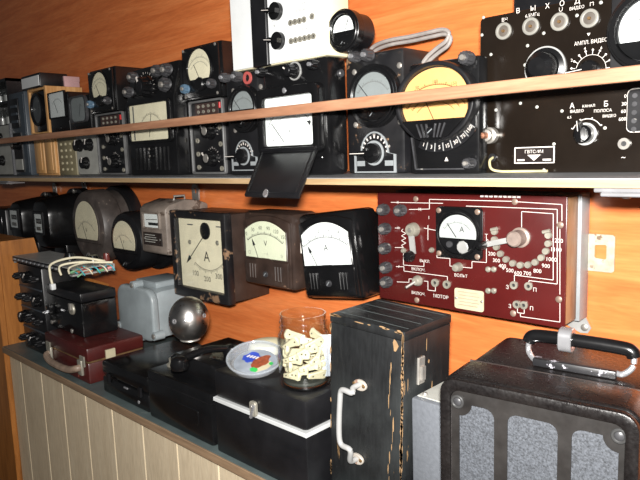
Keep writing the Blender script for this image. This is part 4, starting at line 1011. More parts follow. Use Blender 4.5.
# knife switch lever
x, z = R_(414, 229.6)
o = MB().lathe([(0.010, -0.013), (0.012, -0.010), (0.013, 0)], x, z, 24).build('lever_pivot', NICKEL, T.o)
x2, z2 = R_(416.5, 253)
bar(MB(), x, z, x2, z2, 0.010, -0.012, -0.008).build('lever_arm', ALU, o)
MB().lathe([(0, -0.030), (0.008, -0.028), (0.010, -0.018), (0.006, -0.010)], x2-0.001, z2-0.003, 20).build('lever_knob', BLACK, o)
MB().lathe([(0.004, -0.015), (0.005, -0.012)], x, z, 6).build('pivot_nut', STEEL, o)
for px, py in ((404, 250.5), (432, 250)): x, z = R_(px, py); screw(T.o, x, z, 0.005, NICKEL, 0, 'contact_stud', 0.006)
x, z = R_(459, 266.8); MB().lathe([(0.0, -0.014), (0.006, -0.013), (0.0075, -0.008), (0.008, 0)], x, z, 20).build('push_button', NICKEL, T.o)
x, z = R_(418, 280.6); o = MB().lathe([(0.006, -0.010), (0.009, -0.006), (0.010, 0)], x, z, 20).build('toggle_switch', NICKEL, T.o)
MB().tube([(x, -0.006, z), (x-0.010, -0.024, z-0.010)], 0.0028, 8).build('toggle_lever', STEEL, o)
for px, py in ((435.6, 282.6), (447.3, 284.3)): x, z = R_(px, py); jack(T.o, x, z, 0.0072, 0)
for px, py in ((488.3, 269.3), (494, 269.3), (488.3, 290.7), (494, 290.7)): x, z = R_(px, py); screw(T.o, x, z, 0.0048, NICKEL, 0, 'stud', 0.004)
for px, py in ((514.3, 285), (529, 286), (517.3, 304.3), (524.3, 305)): x, z = R_(px, py); jack(T.o, x, z, 0.0065, 0)
for px, py in ((513.3, 313.3), (515, 201.7), (560.5, 225), (559, 299.3), (416, 199), (417, 300)): x, z = R_(px, py); screw(T.o, x, z, 0.0052, paint('rusty_screw', (120, 102, 90), 0.45, 0.3))
# rheostat: contacts, dial numerals, arm
cx, cz = R_(521, 237.3); Rr = 26.0*m_
for i in range(13):
    a = math.radians(172+196*i/12); MB().lathe([(0.0048, -0.005), (0.0056, -0.003), (0.0056, 0)], cx+Rr*1.02*math.cos(a), cz+Rr*math.sin(a), 14).build('contact', NICKEL, T.o)
nl = (('0', 190), ('200', 212), ('300', 225), ('400', 238), ('500', 252), ('600', 266), ('700', 281), ('800', 298), ('900', 314), ('1000', 328), ('1100', 345), ('1200', 359))
for t, a in nl:
    a = math.radians(a); text(t, cx+Rr*1.33*math.cos(a), cz+Rr*1.30*math.sin(a), 0.0064, LETW, T.o, -0.0005, 'contact_number')
for px, py, dz in ((495, 229.2, 0), (547, 231.5, 0)):
    x, z = R_(px, py); MB().tube([(x-0.005, -0.004, z-0.001), (x+0.006, -0.004, z+0.002)], 0.003, 8).build('stop_pin', NICKEL, T.o)
o = MB().lathe([(0.010, -0.028), (0.0125, -0.025), (0.0125, -0.006), (0.016, -0.004), (0.016, 0)], cx, cz, 28).build('rheostat_hub', paint('rusty_steel', (128, 114, 106), 0.45, 0.2, scale=60), T.o)
tx, tz = R_(489, 243.5)
bar(MB(), cx, cz, tx, tz, 0.0085, -0.018, -0.013).build('rheostat_arm', ALU, o)
MB().lathe([(0, -0.034), (0.006, -0.032), (0.0075, -0.022), (0.0055, -0.010)], tx, tz, 20).build('arm_knob', BLACK, o)
# white circuit lines
def lines(paths, t=0.0010):
    mb = MB()
    for P in paths:
        Q = [R_(*p) for p in P]
        for (xa, za), (xb, zb_) in zip(Q, Q[1:]): bar(mb, xa, za, xb, zb_, t, -0.0004, 0.0001)
    return mb.build('circuit_lines', LETW, T.o)
lines([[(391, 202.3), (443, 203.3)], [(429.5, 209), (429.5, 199.3), (500, 201), (512, 201.3)], [(518, 201.8), (562, 204.5), (562, 221)], [(409, 209.5), (429.5, 209)],
       [(424, 228), (436.5, 230.5)], [(395, 228), (400, 228)], [(437, 246), (437, 257.5), (450, 258.5), (450, 266), (472, 268), (472, 261.5), (486.5, 262.5), (486.5, 238)],
       [(395, 247.5), (403.5, 247.5), (403.5, 265), (424, 266.5), (424, 262)], [(396, 266.5), (404, 266.7), (404, 271), (447.5, 276.5), (447.5, 281)], [(397, 281.8), (409, 282.3), (409, 278.8), (413, 279)],
       [(424, 281), (428, 281.3), (428, 290), (435.5, 291), (435.5, 286)],
       [(521.7, 231), (521.7, 211.5), (553.3, 213.7), (553.3, 280), (514.5, 275), (514.5, 281.5)], [(466, 206), (557.3, 209.3), (557.3, 284), (529, 280.5), (529, 282.5)],
       [(560, 229), (560, 294.5)], [(560, 303), (560, 322), (520.5, 316.5), (520.5, 313), (517.5, 312.5), (517.5, 308)], [(520.5, 313), (524.3, 313.5), (524.3, 309)],
       [(428, 225), (428, 240)]])
zz = [(403, 229)]+[(401.5+(4.5 if i % 2 else 0), 231+i*2.4) for i in range(7)]+[(403.5, 247.5)]
lines([zz]).name = 'resistor_symbol'
for t, px, py, hh in (('ВЫКЛ.', 425, 261, 3.0), ('ВКЛЮЧ.', 418.5, 269.3, 3.2), ('ВКЛЮЧ.', 418.5, 293.3, 3.2), ('МОТОР', 441, 296.5, 3.6), ('ВОЛЬТ', 461, 275.5, 3.2), ('I', 429, 217.5, 3.4), ('Т', 486.5, 236, 4), ('К', 398, 202.3, 3), ('М', 420, 209.3, 3), ('З', 507.5, 286.8, 3.8), ('П', 535, 289.6, 3.8), ('З', 510, 306, 3.8), ('П', 531.7, 308.3, 3.8), ('+', 503.5, 268.5, 4.0), ('П', 398.5, 228, 2.6), ('Я', 399, 266.7, 2.6)):
    x, z = R_(px, py); text(t, x, z, hh*m_, LETW, T.o, -0.0005)
for i in range(9):
    x, z = R_(482+4.6*i, 196.2+0.1*i); MB().box(x-0.003, x+0.003, -0.0005, 0.0001, z-0.0014, z+0.0014).build('worn_print', LETW, T.o)
a = R_(455, 300); b = R_(484, 303); zt = R_(470, 289.5)[1]; zb = R_(470, 310)[1]; cx, cz = (a[0]+b[0])/2, (zt+zb)/2; pw_, ph_ = b[0]-a[0], zt-zb
pl = MB().prism(rrect(cx, cz, pw_, ph_, 0.004), -0.0015, 0.0005).build('nameplate', PLATE, T.o)
for i in range(5): MB().box(cx-pw_*(0.38-0.05*(i % 2)), cx+pw_*(0.36-0.06*((i+1) % 2)), -0.0019, -0.0014, cz+ph_*(0.32-0.16*i), cz+ph_*(0.37-0.16*i)).build('plate_line', paint('faded_ink', (140, 130, 110), 0.6), pl)
for sx in (-0.44, 0.44): screw(pl, cx+sx*pw_, cz, 0.0025, STEEL, -0.0015)
# wall bracket with keyhole, attached to the box's back tray
a = T.p(590, 253, 0.082); b = T.p(614.5, 253, 0.082); zt = T.p(602, 234.5, 0.082)[1]; zb = T.p(603, 272, 0.082)[1]; x0 = w/2-0.006
cx = a[0]+(b[0]-a[0])*0.45; cz = (zt+zb)/2; bw_ = b[0]-x0
outer = rrect((x0+b[0])/2, cz, bw_, zt-zb, 0.005, 8); n = len(outer)
inner = []
for (x, z) in outer:
    a_ = math.atan2(z-cz, x-cx); r = 0.0130
    px_, pz_ = cx+r*math.cos(a_), cz+0.002+r*math.sin(a_)
    if abs(math.cos(a_)) < 0.45 : pz_ += (-0.008 if math.sin(a_) < 0 else 0.006); px_ = cx+max(-0.0045, min(0.0045, px_-cx))
    inner.append((px_, pz_))
MB().ring(outer, inner, 0.082, 0.0845).build('keyhole_bracket', paint('dirty_steel', (168, 156, 138), 0.45, 0.2, var=0.25, scale=60, wear=(110, 92, 74), thr=0.6, wscale=50), T.o)
q = T.p(577, 318, 0.082); q2 = T.p(583, 327, 0.082)
o = MB().prism([(q[0]-0.016, q[1]+0.012), (q[0]-0.016, q[1]-0.014), (q2[0]-0.004, q2[1]-0.010), (q2[0]+0.008, q2[1]-0.009), (q2[0]+0.013, q2[1]), (q2[0]+0.008, q2[1]+0.009), (q[0]+0.010, q[1]+0.012)], 0.081, 0.0835).build('lower_bracket', ALU, T.o)
screw(T.o, q2[0]+0.003, q2[1], 0.006, STEEL, 0.081, 'bracket_screw')

# ------------------------------------------------------------------ counter: cast junction box on the wall above
JY = -0.18
T = between('junction_box', 'grey cast metal junction box with rounded lid beside the chrome ball', 'junction box', (120, 312), (153, 314), JY, atY(136, 336, JY).z)
w = T.w; h = T.p(136, 288)[1]
case(T, -w/2, w/2, 0.012, 0.15, 0.0, h, CAST, 0.022, 'body')
lidj = MB().prism(rrect(0, h/2, w*1.04, h*1.04, 0.034), -0.004, 0.018).build('lid', CAST, T.o, 0.007, 3)
for sx, sz in ((-0.5, 0.1), (0.5, 0.1), (0.0, 1.02), (0.1, -0.0)):
    b = MB().lathe([(0.011, -0.006), (0.012, 0.022)], sx*w*1.05, sz*h+0.004 if sz else 0.002, 16).build('lid_lug', CAST, T.o)
    screw(b, sx*w*1.05, sz*h+0.004 if sz else 0.002, 0.007, STEEL, -0.006)
MB().lathe([(0.02, w/2-0.004), (0.022, w/2+0.05), (0.017, w/2+0.055), (0, w/2+0.055)], 0, 0, 24, axis='z').build('cable_gland', CAST, T.o, xf=Matrix.Translation((0, 0.09, h*0.5)) @ Matrix.Rotation(PI/2, 4, 'Y'))
MB().prism(rrect(w*0.05, h+0.006, w*0.6, 0.018, 0.007), 0.03, 0.13).build('top_rib', CAST, T.o, 0.003)
MB().box(-w*0.3, w*0.3, 0.15, 0.178, h*0.2, h*0.8).build('mounting_foot', CAST, T.o)

# ------------------------------------------------------------------ counter, far end
# dark red suitcase
C3Y = -0.362
T = between('small_suitcase', 'small oxblood suitcase with worn leather handle under the black latched box', 'suitcase', (45.5, 345), (88, 366), C3Y, CT)
w = T.w; h = T.p(66, 340.5)[1]; dz = h*0.60; H3 = h; D3 = 0.15
case(T, -w/2, w/2, 0, D3, 0, dz-0.001, CASERED, 0.006, 'body')
case(T, -w/2-0.001, w/2+0.001, -0.001, D3+0.001, dz+0.001, h, CASERED, 0.006, 'lid')
MB().box(-w/2+0.002, w/2-0.002, 0.002, D3-0.002, dz-0.002, dz+0.002).build('lid_seam', BRASS, T.o)
hz = dz*0.72
o = MB().tube(smoothpath([(-w*0.36, -0.002, hz), (-w*0.35, -0.014, hz-0.002), (-w*0.18, -0.02, hz-0.010), (w*0.18, -0.02, hz-0.010), (w*0.35, -0.014, hz-0.002), (w*0.36, -0.002, hz)]), 0.0085, 10).build('handle', LEATH, T.o)
for sx in (-1, 1):
    MB().box(sx*w*0.36-0.011, sx*w*0.36+0.011, -0.007, 0.0, hz-0.02, hz+0.018).build('handle_mount', NICKEL, T.o, 0.002)
    MB().box(sx*w*0.40-0.012, sx*w*0.40+0.012, -0.004, 0.0, dz-0.012, dz+0.014).build('front_clasp', NICKEL, T.o, 0.001, 1)
MB().box(w/2, w/2+0.006, 0.045, 0.07, dz-0.004, dz+0.022).build('side_clasp', PLATE, T.o, 0.001, 1)
X3 = T.o.location.x
# black latched box on top of it
C2Y = -0.325
T = between('latched_box', 'black box with a round metal latch standing on the oxblood suitcase', 'box', (49.5, 318), (82.5, 322), C2Y, CT+H3)
w = T.w; h = T.p(66, 290)[1]; H2 = h; X2 = T.o.location.x; W2 = w
case(T, -w/2, w/2, 0, 0.095, 0, h*0.78, BLACK, 0.004, 'body')
case(T, -w/2-0.001, w/2+0.001, -0.001, 0.096, h*0.79, h, BLACKM, 0.004, 'lid')
x, z = T.p(72.5, 309)
o = MB().lathe([(0.013, -0.005), (0.015, -0.002), (0.015, 0)], x, z, 24).build('latch', NICKEL, T.o)
MB().box(x-0.005, x+0.005, -0.009, -0.003, z-0.002, z+0.016).build('latch_hook', STEEL, o, 0.001, 1)
for px, py in ((52, 322), (72, 331)):
    x, z = T.p(px, py); screw(T.o, x, z, 0.006, STEEL, 0)
x, z = T.p(53, 309)
o = MB().box(x-0.014, x+0.014, -0.014, 0, z-0.012, z+0.014).build('socket_block', BLACK, T.o, 0.002)
for k in (-1, 1): MB().tube([(x+k*0.006, -0.014, z-0.004), (x+k*0.006, -0.026, z-0.006)], 0.0028, 8).build('plug_pin', CHROME, o)

# knob box behind
C1Y = -0.335
T = between('knob_box', 'black resistance box with rows of knobs beside the brown end cabinet', 'instrument', (21, 305), (44.5, 308), C1Y, CT)
w = T.w; h = T.p(38, 268)[1]; H1 = h; X1 = T.o.location.x; W1 = w
case(T, -w/2, w/2, 0, 0.12, 0, h, BLACKM, 0.005)
for i in range(3):
    for j in range(4):
        x = -w*0.34+i*w*0.33; z = h*(0.15+0.24*j)
        if (i+j) % 3 == 1: knob(T.o, x, z, 0.016, 0.018, 0, BLACK, pointer=0.8)
        else: terminal(T.o, x, z, 0.010, 0.020, 0, BLACKM, BLACKM)
for j in range(3): MB().box(-w*0.46, w*0.46, -0.002, 0.001, h*(0.26+0.24*j), h*(0.275+0.24*j)).build('divider', SLATE, T.o)

# open chassis across the knob box and the latched box
zc = CT+max(H1, H2+H3)+0.001
OY = -0.34
T = between('open_chassis', 'open radio chassis with white wires lying across the latched box and knob box', 'electronics', (14.5, 268), (76, 284), OY, zc)
w = T.w; hp = max(T.p(50, 278)[1], 0.02); dp = 0.105
MB().box(-w/2, w/2, 0, dp, hp-0.003, hp).build('chassis_plate', ALU, T.o, 0.001, 1)
MB().box(-w/2, w*0.32, -0.003, 0.001, hp*0.25, hp-0.001).build('terminal_strip', BLACKM, T.o)
for i in range(11): MB().box(-w*0.47+i*w*0.07, -w*0.44+i*w*0.07, -0.006, -0.002, hp*0.5, hp*0.75).build('solder_tag', CHROME, T.o)
MB().box(-w/2, w/2, dp-0.004, dp, 0.0, hp-0.002).build('rear_flange', ALU, T.o)
MB().box(-w/2, -w/2+0.004, 0.0, dp, 0.0, hp-0.002).build('end_flange', ALU, T.o)
MB().box(w*0.42, w*0.46, 0.0, dp, 0.0, 0.004).build('lower_rail', ALU, T.o)
cols = [paint('resistor_brown', (150, 90, 60), 0.5), paint('resistor_green', (80, 130, 90), 0.5), REDP, paint('teal_wire', (60, 150, 160), 0.4), NICKEL, paint('pink_lead', (200, 130, 130), 0.5)]
for i in range(26):
    x = w*random.uniform(0.40, 0.50); y = dp*random.uniform(0.0, 0.95); z = hp*random.uniform(0.15, 0.8); a = random.uniform(-0.6, 0.6); L = random.uniform(0.005, 0.012)
    p = Vector((x, y, z)); d = Vector((0.2, math.cos(a), math.sin(a)))
    MB().tube([p-d*L, p+d*L], random.uniform(0.002, 0.004), 8).build('component', cols[i % len(cols)], T.o)
def cablepath(P, r, m=CABLE, par=None, name='white_wire'): return MB().tube(smoothpath(P), r, 8).build(name, m, par)
for k in range(5):
    y = dp*(0.08+0.19*k)
    cablepath([(w*0.48, y, hp), (w*0.52, y+0.004, hp*0.8), (w*0.53, y+0.010, hp*0.2), (w*0.49, y+0.016, hp*0.3)], 0.0016, CABLE if k % 2 else cols[3], T.o, 'loop_wire')
cablepath([(w*0.22, -0.012, -0.030), (w*0.21, -0.014, 0.0), (w*0.23, -0.010, hp+0.006), (w*0.34, 0.03, hp+0.020), (w*0.46, 0.07, hp+0.012), (w*0.44, 0.10, hp+0.002)], 0.0030, CABLE, T.o)
cablepath([(w*0.33, -0.006, 0.0), (w*0.34, -0.008, hp+0.004), (w*0.40, 0.03, hp+0.010), (w*0.46, 0.07, hp+0.006), (w*0.50, 0.10, hp+0.003)], 0.0028, CABLE, T.o)
cablepath([(w*0.44, -0.004, hp*0.4), (w*0.45, -0.004, hp+0.003), (w*0.40, 0.04, hp+0.006), (w*0.42, 0.09, hp+0.002)], 0.0024, CABLE, T.o)
MB().box(w*0.22-0.007, w*0.22+0.007, -0.018, -0.006, -0.042, -0.026).build('wire_plug', WHITE, T.o, 0.002)
for x, y in ((w*0.10, 0.06), (w*0.36, 0.075)):
    MB().lathe([(0.016, hp), (0.016, hp+0.008), (0.012, hp+0.020), (0, hp+0.020)], x, y, 22, axis='z').build('control_knob', BLACK, T.o)
MB().lathe([(0.007, hp), (0.009, hp+0.012), (0.007, hp+0.026), (0, hp+0.027)], w*0.45, dp*0.9, 16, axis='z').build('valve', paint('reddish_valve', (96, 44, 40), 0.3), T.o)

# low black box
C4Y = -0.36
T = between('low_black_box', 'low glossy black box with rounded lid beside the oxblood suitcase', 'box', (102, 375), (148.5, 402), C4Y, CT)
w = T.w; h = T.p(124, 369)[1]; H4 = h
case(T, -w/2, w/2, 0, 0.20, 0, h*0.52, BLACK, 0.006, 'body')
case(T, -w/2-0.001, w/2+0.001, -0.001, 0.20, h*0.535, h, BLACK, 0.010, 'lid')
MB().box(w*0.02, w*0.10, -0.004, 0.0, h*0.44, h*0.49).build('front_glint', CHROME, T.o, 0.001, 1)  # chrome chip standing in for a white glint on the front
for sx in (-0.32, 0.36): MB().box(sx*w-0.006, sx*w+0.006, -0.005, 0.0, h*0.40, h*0.66).build('latch', BLACKM, T.o, 0.001, 1)
screw(T.o, w*0.30, h*0.2, 0.004, CHROME, 0)  # chrome dot put in for the second small glint

# field telephone box with stepped lid
C5Y = -0.366
T = between('field_telephone', 'glossy black bakelite telephone box with stepped lid under the chrome ball', 'telephone', (148, 395), (211.5, 420), C5Y, CT)
w = T.w; h = T.p(180, 382.5)[1]; H5 = h; X5 = T.o.location.x; W5 = w
case(T, -w/2, w/2, 0, 0.17, 0, h, BLACK, 0.006, 'body')
xs = -w*0.5+w*0.24
MB().prism([(xs, h-0.004), (w/2-0.004, h-0.004), (w/2-0.006, h+0.034), (w/2-0.02, h+0.042), (xs+0.02, h+0.042), (xs+0.004, h+0.034)], 0.022, 0.165).build('lid', BLACK, T.o, 0.006, 3)
MB().box(-w/2+0.001, w/2+0.001, -0.001, 0.171, h*0.80, h*0.82).build('seam', BLACKM, T.o)
MB().prism(rrect(w*0.15, h*0.45, w*0.34, h*0.28, 0.006), -0.002, 0.001).build('embossed_panel', BLACK, T.o, 0.001, 1)
x = -w*0.5+w*0.13
o = MB().lathe([(0.015, h-0.002), (0.016, h+0.004), (0.011, h+0.006), (0.011, h+0.016), (0, h+0.018)], x, 0.05, 24, axis='z').build('terminal_post', NICKEL, T.o)
MB().lathe([(0.005, h+0.017), (0.005, h+0.022), (0, h+0.023)], x, 0.05, 6, axis='z').build('post_screw', STEEL, o)
for k in (-1, 1):
    MB().box(w*0.22, w*0.40, 0.085+k*0.03-0.006, 0.085+k*0.03+0.006, h+0.040, h+0.0445).build('handset_rest', BLACK, T.o, 0.002)
ZL = CT+h+0.042; HY = C5Y+0.062
# handset lying in the cradle, pointing at the wall
hc = at(206.5, 356.5, 2, CT+h+0.056)
T = Thing('telephone_handset', 'black telephone handset lying on the stepped lid of the telephone box', 'handset', (hc.x, hc.y, CT+h+0.0545), (0, 0, math.radians(80)))
L = 0.054
MB().tube(smoothpath([(-L, 0, 0.006), (-L*0.6, 0, 0.010), (0, 0, 0.014), (L*0.6, 0, 0.010), (L, 0, 0.006)]), 0.0072, 14).build('grip', BLACK, T.o)
for k in (-1, 1):
    MB().lathe([(0.015, -0.010), (0.018, -0.002), (0.015, 0.010), (0.008, 0.014), (0, 0.014)], k*L, 0, 24, axis='z').build('ear_cup' if k < 0 else 'mouth_cup', BLACK, T.o)

# chrome ball on a stem, standing on the telephone lid
q = at(192, 348, 2, ZL)
bx = q.x; by = min(max(q.y, C5Y+0.10), C5Y+0.15)
bc = atY(189, 319, by); dist = (bc-CAM).length; rb = 20.5*dist/620/1.02
T = Thing('chrome_ball', 'dented chrome ball on a short stem standing on the telephone box', 'ball', (bc.x, by, ZL))
zc = bc.z-ZL
MB().sphere((0, 0, zc), rb*0.97, rb*0.97, rb*1.10, 40, 24).build('ball', BALL, T.o)
MB().lathe([(0.022, 0.0), (0.021, 0.005), (0.009, 0.009), (0.007, 0.012), (0.008, zc-rb*1.02), (0.012, zc-rb*0.98)], 0, 0, 24, axis='z').build('stem', STEEL, T.o)
def on_ball(px, py):
    o = T.I @ CAM-Vector((0, 0, zc)); d = T.I.to_3x3() @ ray(px, py)
    b_ = o.dot(d); c_ = o.length_squared-(rb*0.95)**2; D_ = b_*b_-c_
    t = -b_-math.sqrt(max(D_, 0)); return (o+d*t)+Vector((0, 0, zc))
for px, py, r in ((174.5, 321.5, 0.006), (204, 315.5, 0.0055), (184.5, 321, 0.004)):
    p = on_ball(px, py); n_ = (p-Vector((0, 0, zc))).normalized(); c = Vector((0, 0, zc))+n_*rb*0.94
    rot = n_.to_track_quat('Z', 'Y').to_matrix().to_4x4()
    MB().lathe([(r, 0), (r*0.9, r*0.4), (r*0.5, r*0.5), (r*0.3, 0.0), (0, 0.0)], 0, 0, 16, axis='z').build('ball_boss', CHROME, T.o, xf=Matrix.Translation(c) @ rot)

# ------------------------------------------------------------------ black case with white stripe
C6Y = -0.368
T = between('striped_case', 'black case with a white stripe round its lid carrying the glass jar', 'case', (214, 390), (306, 430), C6Y, CT)
w = T.w; ht = (T.p(212, 365)[1]+T.p(305, 406.5)[1])/2; hs = (T.p(213, 396)[1]+T.p(307, 438.5)[1])/2; D6 = 0.21; H6 = ht; X6 = T.o.location.x
case(T, -w/2, w/2, 0, D6, 0, hs-0.004, BLACKM, 0.003, 'body')
MB().box(-w/2-0.002, w/2+0.002, -0.002, D6+0.002, hs-0.0036, hs+0.0036).build('white_stripe', paint('white_piping', (168, 170, 170), 0.45, var=0.06), T.o, 0.0008, 1)
case(T, -w/2, w/2, 0, D6, hs+0.0045, ht, BLACKM, 0.007, 'lid')
x, z = T.p(255, 408)
o = MB().prism(rrect(x, z, 0.016, 0.026, 0.005), -0.006, 0.0).build('latch', NICKEL, T.o, 0.001, 1)
MB().lathe([(0.003, -0.009), (0.005, -0.006)], x, z+0.004, 14).build('latch_keyhole', STEEL, o)
bar(MB(), x-0.004, z-0.016, x+0.006, z+0.008, 0.004, -0.009, -0.005).build('latch_tongue', CHROME, o)
ZT6 = CT+H6
# clear plastic tub with printed label
qc = at(256, 371, 2, ZT6)
R0 = 27.0*(qc-CAM).length/620; ZR = 0.014; TILT = math.radians(17)
T = Thing('plastic_tub', 'shallow clear plastic tub with a printed label on the striped case', 'tub', (qc.x, qc.y, ZT6+R0*0.84*math.sin(TILT)), Matrix.Rotation(TILT, 4, Vector((0.724, 0.69, 0))).to_euler())
MB().lathe([(R0*0.80, 0.0), (R0*0.86, 0.002), (R0*0.95, ZR), (R0*1.03, ZR), (R0*1.03, ZR+0.003), (R0*0.93, ZR+0.003), (R0*0.84, 0.004), (0.0, 0.003)], 0, 0, 48, axis='z').build('tub', PLAST, T.o)
MB().tube([(R0*1.0*math.cos(2*PI*i/48), R0*1.0*math.sin(2*PI*i/48), ZR+0.0015) for i in range(49)], 0.0018, 6).build('rim', PLAST, T.o)
lab = MB().lathe([(R0*0.78, 0.0046), (R0*0.78, 0.0050), (0, 0.0050)], 0, 0, 40, axis='z').build('label', paint('pale_label', (120, 126, 134), 0.45), T.o)
def blob(cx, cy, rx, ry, z, m, name, seed):
    rnd = random.Random(seed); pts = []
    for i in range(18):
        a = 2*PI*i/18; k = rnd.uniform(0.8, 1.1); pts.append((cx+rx*k*math.cos(a), cy+ry*k*math.sin(a), z))
    mb = MB().add(pts, [tuple(range(18))]); o = mb.build(name, m, lab); return o
blob(-R0*0.34, R0*0.10, R0*0.30, R0*0.36, 0.0052, BLUEP, 'blue_print', 1)
blob(R0*0.12, R0*0.14, R0*0.26, R0*0.46, 0.0054, BROWNP, 'brown_print', 2)
blob(R0*0.40, -R0*0.02, R0*0.22, R0*0.4, 0.0053, PLATE, 'cream_print', 5)
blob(R0*0.30, -R0*0.34, R0*0.16, R0*0.13, 0.0056, GREENP, 'green_print', 3)
blob(R0*0.50, R0*0.30, R0*0.09, R0*0.09, 0.0056, GREENP, 'green_print', 4)
for i in range(4):
    mb = MB().add([(-R0*0.5+i*R0*0.11, R0*(0.0+0.04*i), 0.0056), (-R0*0.43+i*R0*0.11, R0*(0.0+0.04*i), 0.0056), (-R0*0.43+i*R0*0.11, R0*(0.16+0.04*i), 0.0056), (-R0*0.5+i*R0*0.11, R0*(0.16+0.04*i), 0.0056)], [(0, 1, 2, 3)])
    mb.build('white_print', LETW, lab)
# cream cap lying behind the tub
q = at(268, 350, 2, ZT6)
T = Thing('plastic_cap', 'cream plastic cap lying behind the clear tub', 'saucer', (q.x, min(q.y, -0.165), ZT6))
MB().lathe([(0.036, 0.0), (0.037, 0.010), (0.034, 0.016), (0.020, 0.020), (0, 0.021)], 0, 0, 36, axis='z').build('cap_shell', CREAM, T.o)
MB().tube([(0.037*math.cos(2*PI*i/36), 0.037*math.sin(2*PI*i/36), 0.003) for i in range(37)], 0.0015, 6).build('cap_rim', CREAM, T.o)
# glass jar of ivory plugs
q = at(305.5, 384, 2, ZT6)
dj = (q-CAM).length; RJ = 25.2*dj/620; HJ = 0.128
T = Thing('glass_jar', 'open glass jar with threaded neck standing on the striped case', 'jar', (q.x, q.y, ZT6))
HJ = T.p(304, 313)[1]
JX, JYw = q.x, q.y
def jprof(k):  # outer skin then inner skin
    out = [(RJ*0.86, 0.0), (RJ*0.97, 0.004), (RJ, 0.010), (RJ, HJ*0.66), (RJ*0.97, HJ*0.72), (RJ*0.89, HJ*0.77), (RJ*0.88, HJ*0.80), (RJ*0.92, HJ*0.82), (RJ*0.88, HJ*0.845), (RJ*0.88, HJ*0.87), (RJ*0.92, HJ*0.89), (RJ*0.88, HJ*0.915), (RJ*0.88, HJ*0.97), (RJ*0.90, HJ*0.985), (RJ*0.88, HJ)]
    inn = [(RJ*0.83, HJ), (RJ*0.83, HJ*0.78), (RJ*0.92, HJ*0.71), (RJ*0.95, HJ*0.65), (RJ*0.95, 0.012), (RJ*0.86, 0.006), (0, 0.005)]
    return out+inn
MB().lathe(jprof(0), 0, 0, 48, axis='z').build('jar_glass', JARGL, T.o, smooth=60)
def peg(name, loc, rot, L, i):
    pts = [(-L/2, -0.004), (L*0.2, -0.007), (L/2-0.004, -0.009), (L/2, 0.0), (L/2-0.004, 0.009), (L*0.2, 0.007), (-L/2, 0.004)]
    r_ = tag(empty(name, loc, rot), 'ivory plastic plug with dark pinholes inside the glass jar', 'plug', 'ivory plugs in the jar')
    MB().prism(pts, -0.0032, 0.0032).build('plug_body', PEG, r_, 0.0012, 1)
    for k in (-0.3, 0.3): MB().lathe([(0.0014, -0.0036), (0.0014, 0.0036)], L*k, 0, 8).build('pinhole', INK, r_)
rnd = random.Random(11); i = 0
for lvl in range(7):
    for k in range(4):
        ang = k*PI/2+lvl*0.50+rnd.uniform(-0.15, 0.15)
        rad = RJ*0.66
        z = 0.0215+lvl*0.0090+rnd.uniform(-0.001, 0.002)
        L = 0.036+rnd.uniform(0, 0.006)
        tilt = rnd.choice((-1, 1))*rnd.uniform(0.1, 0.25 if lvl == 0 else 0.75)
        peg('ivory_plug', (JX+rad*math.cos(ang), JYw+rad*math.sin(ang), ZT6+z), (rnd.uniform(-0.3, 0.3), tilt, ang+PI/2), L, i); i += 1
pc = Thing('paper_slip', 'white paper slip standing inside the glass jar', 'paper', (JX+RJ*0.72, JYw+RJ*0.34, ZT6+0.016), (0, math.radians(3), math.radians(50)))
MB().box(-0.009, 0.009, 0, 0.0006, 0, HJ*0.58).build('slip', paint('paper', (168, 174, 184), 0.7, var=0.04), pc.o)
MB().box(-0.009, 0.009, -0.0004, 0.001, HJ*0.56, HJ*0.58).build('folded_edge', WHITE, pc.o)
tag(MB().lathe([(RJ*0.8, ZT6+0.0068), (RJ*0.84, ZT6+0.010), (RJ*0.8, ZT6+0.013), (0, ZT6+0.014)], JX, JYw, 30, axis='z').build('dark_pad', paint('dark_felt', (34, 36, 30), 0.8)), 'dark round pad at the bottom of the glass jar', 'pad')

# ------------------------------------------------------------------ tall worn wooden case
C9Y = -0.335
a = atY(330.5, 315, C9Y); b = atY(404, 331, C9Y)
T = Thing('wooden_case', 'tall worn black wooden case with bare edges and white metal handle', 'case', ((a.x+b.x)/2, C9Y, CT), (0, math.radians(2.2), 0))
a = T.p(330.5, 314); b = T.p(404.5, 331); w = b[0]-a[0]; mx = (a[0]+b[0])/2; ht = (a[1]+b[1])/2
D9 = 0.117; xl, xr = mx-w/2, mx+w/2
case(T, xl, xr, 0, D9, 0.004, ht-0.014, CASEBLK, 0.0015, 'body')
case(T, xl-0.001, xr+0.001, -0.001, D9+0.001, ht-0.0135, ht, CASEBLK, 0.002, 'lid')
for i in range(4):
    y = 0.015+i*0.03; MB().box(xl+0.004, xr-0.004, y, y+0.0006, ht-0.001, ht+0.0003).build('lid_groove', paint('grey_groove', (70, 76, 76), 0.5), T.o)
# bare wood wear along the edges
rnd = random.Random(5)
def chip(x, z, sx, sz, y=-0.0012):
    pts = []
    for i in range(9):
        a_ = 2*PI*i/9; k = rnd.uniform(0.55, 1.1); pts.append((x+sx*k*math.cos(a_), y, z+sz*k*math.sin(a_)))
    pts = [(min(max(p[0], xl-0.0009), xr+0.0009), p[1], p[2]) for p in pts]
    return MB().add(pts, [tuple(range(9))]).build('worn_patch', BARE, T.o)
zc_ = ht-0.02
for i in range(44):
    z = 0.02+(ht-0.03)*i/43; chip(xr-0.0015, z, rnd.uniform(0.0012, 0.0035), rnd.uniform(0.004, 0.014))
for i in range(13): chip(xr-0.020-0.004*math.sin(i*0.8)+rnd.uniform(-0.002, 0.002), 0.03+i*0.017, rnd.uniform(0.0005, 0.0016), rnd.uniform(0.006, 0.016))
for i in range(12): chip(xl+0.001, 0.02+(ht-0.03)*rnd.random(), rnd.uniform(0.001, 0.002), rnd.uniform(0.004, 0.01))
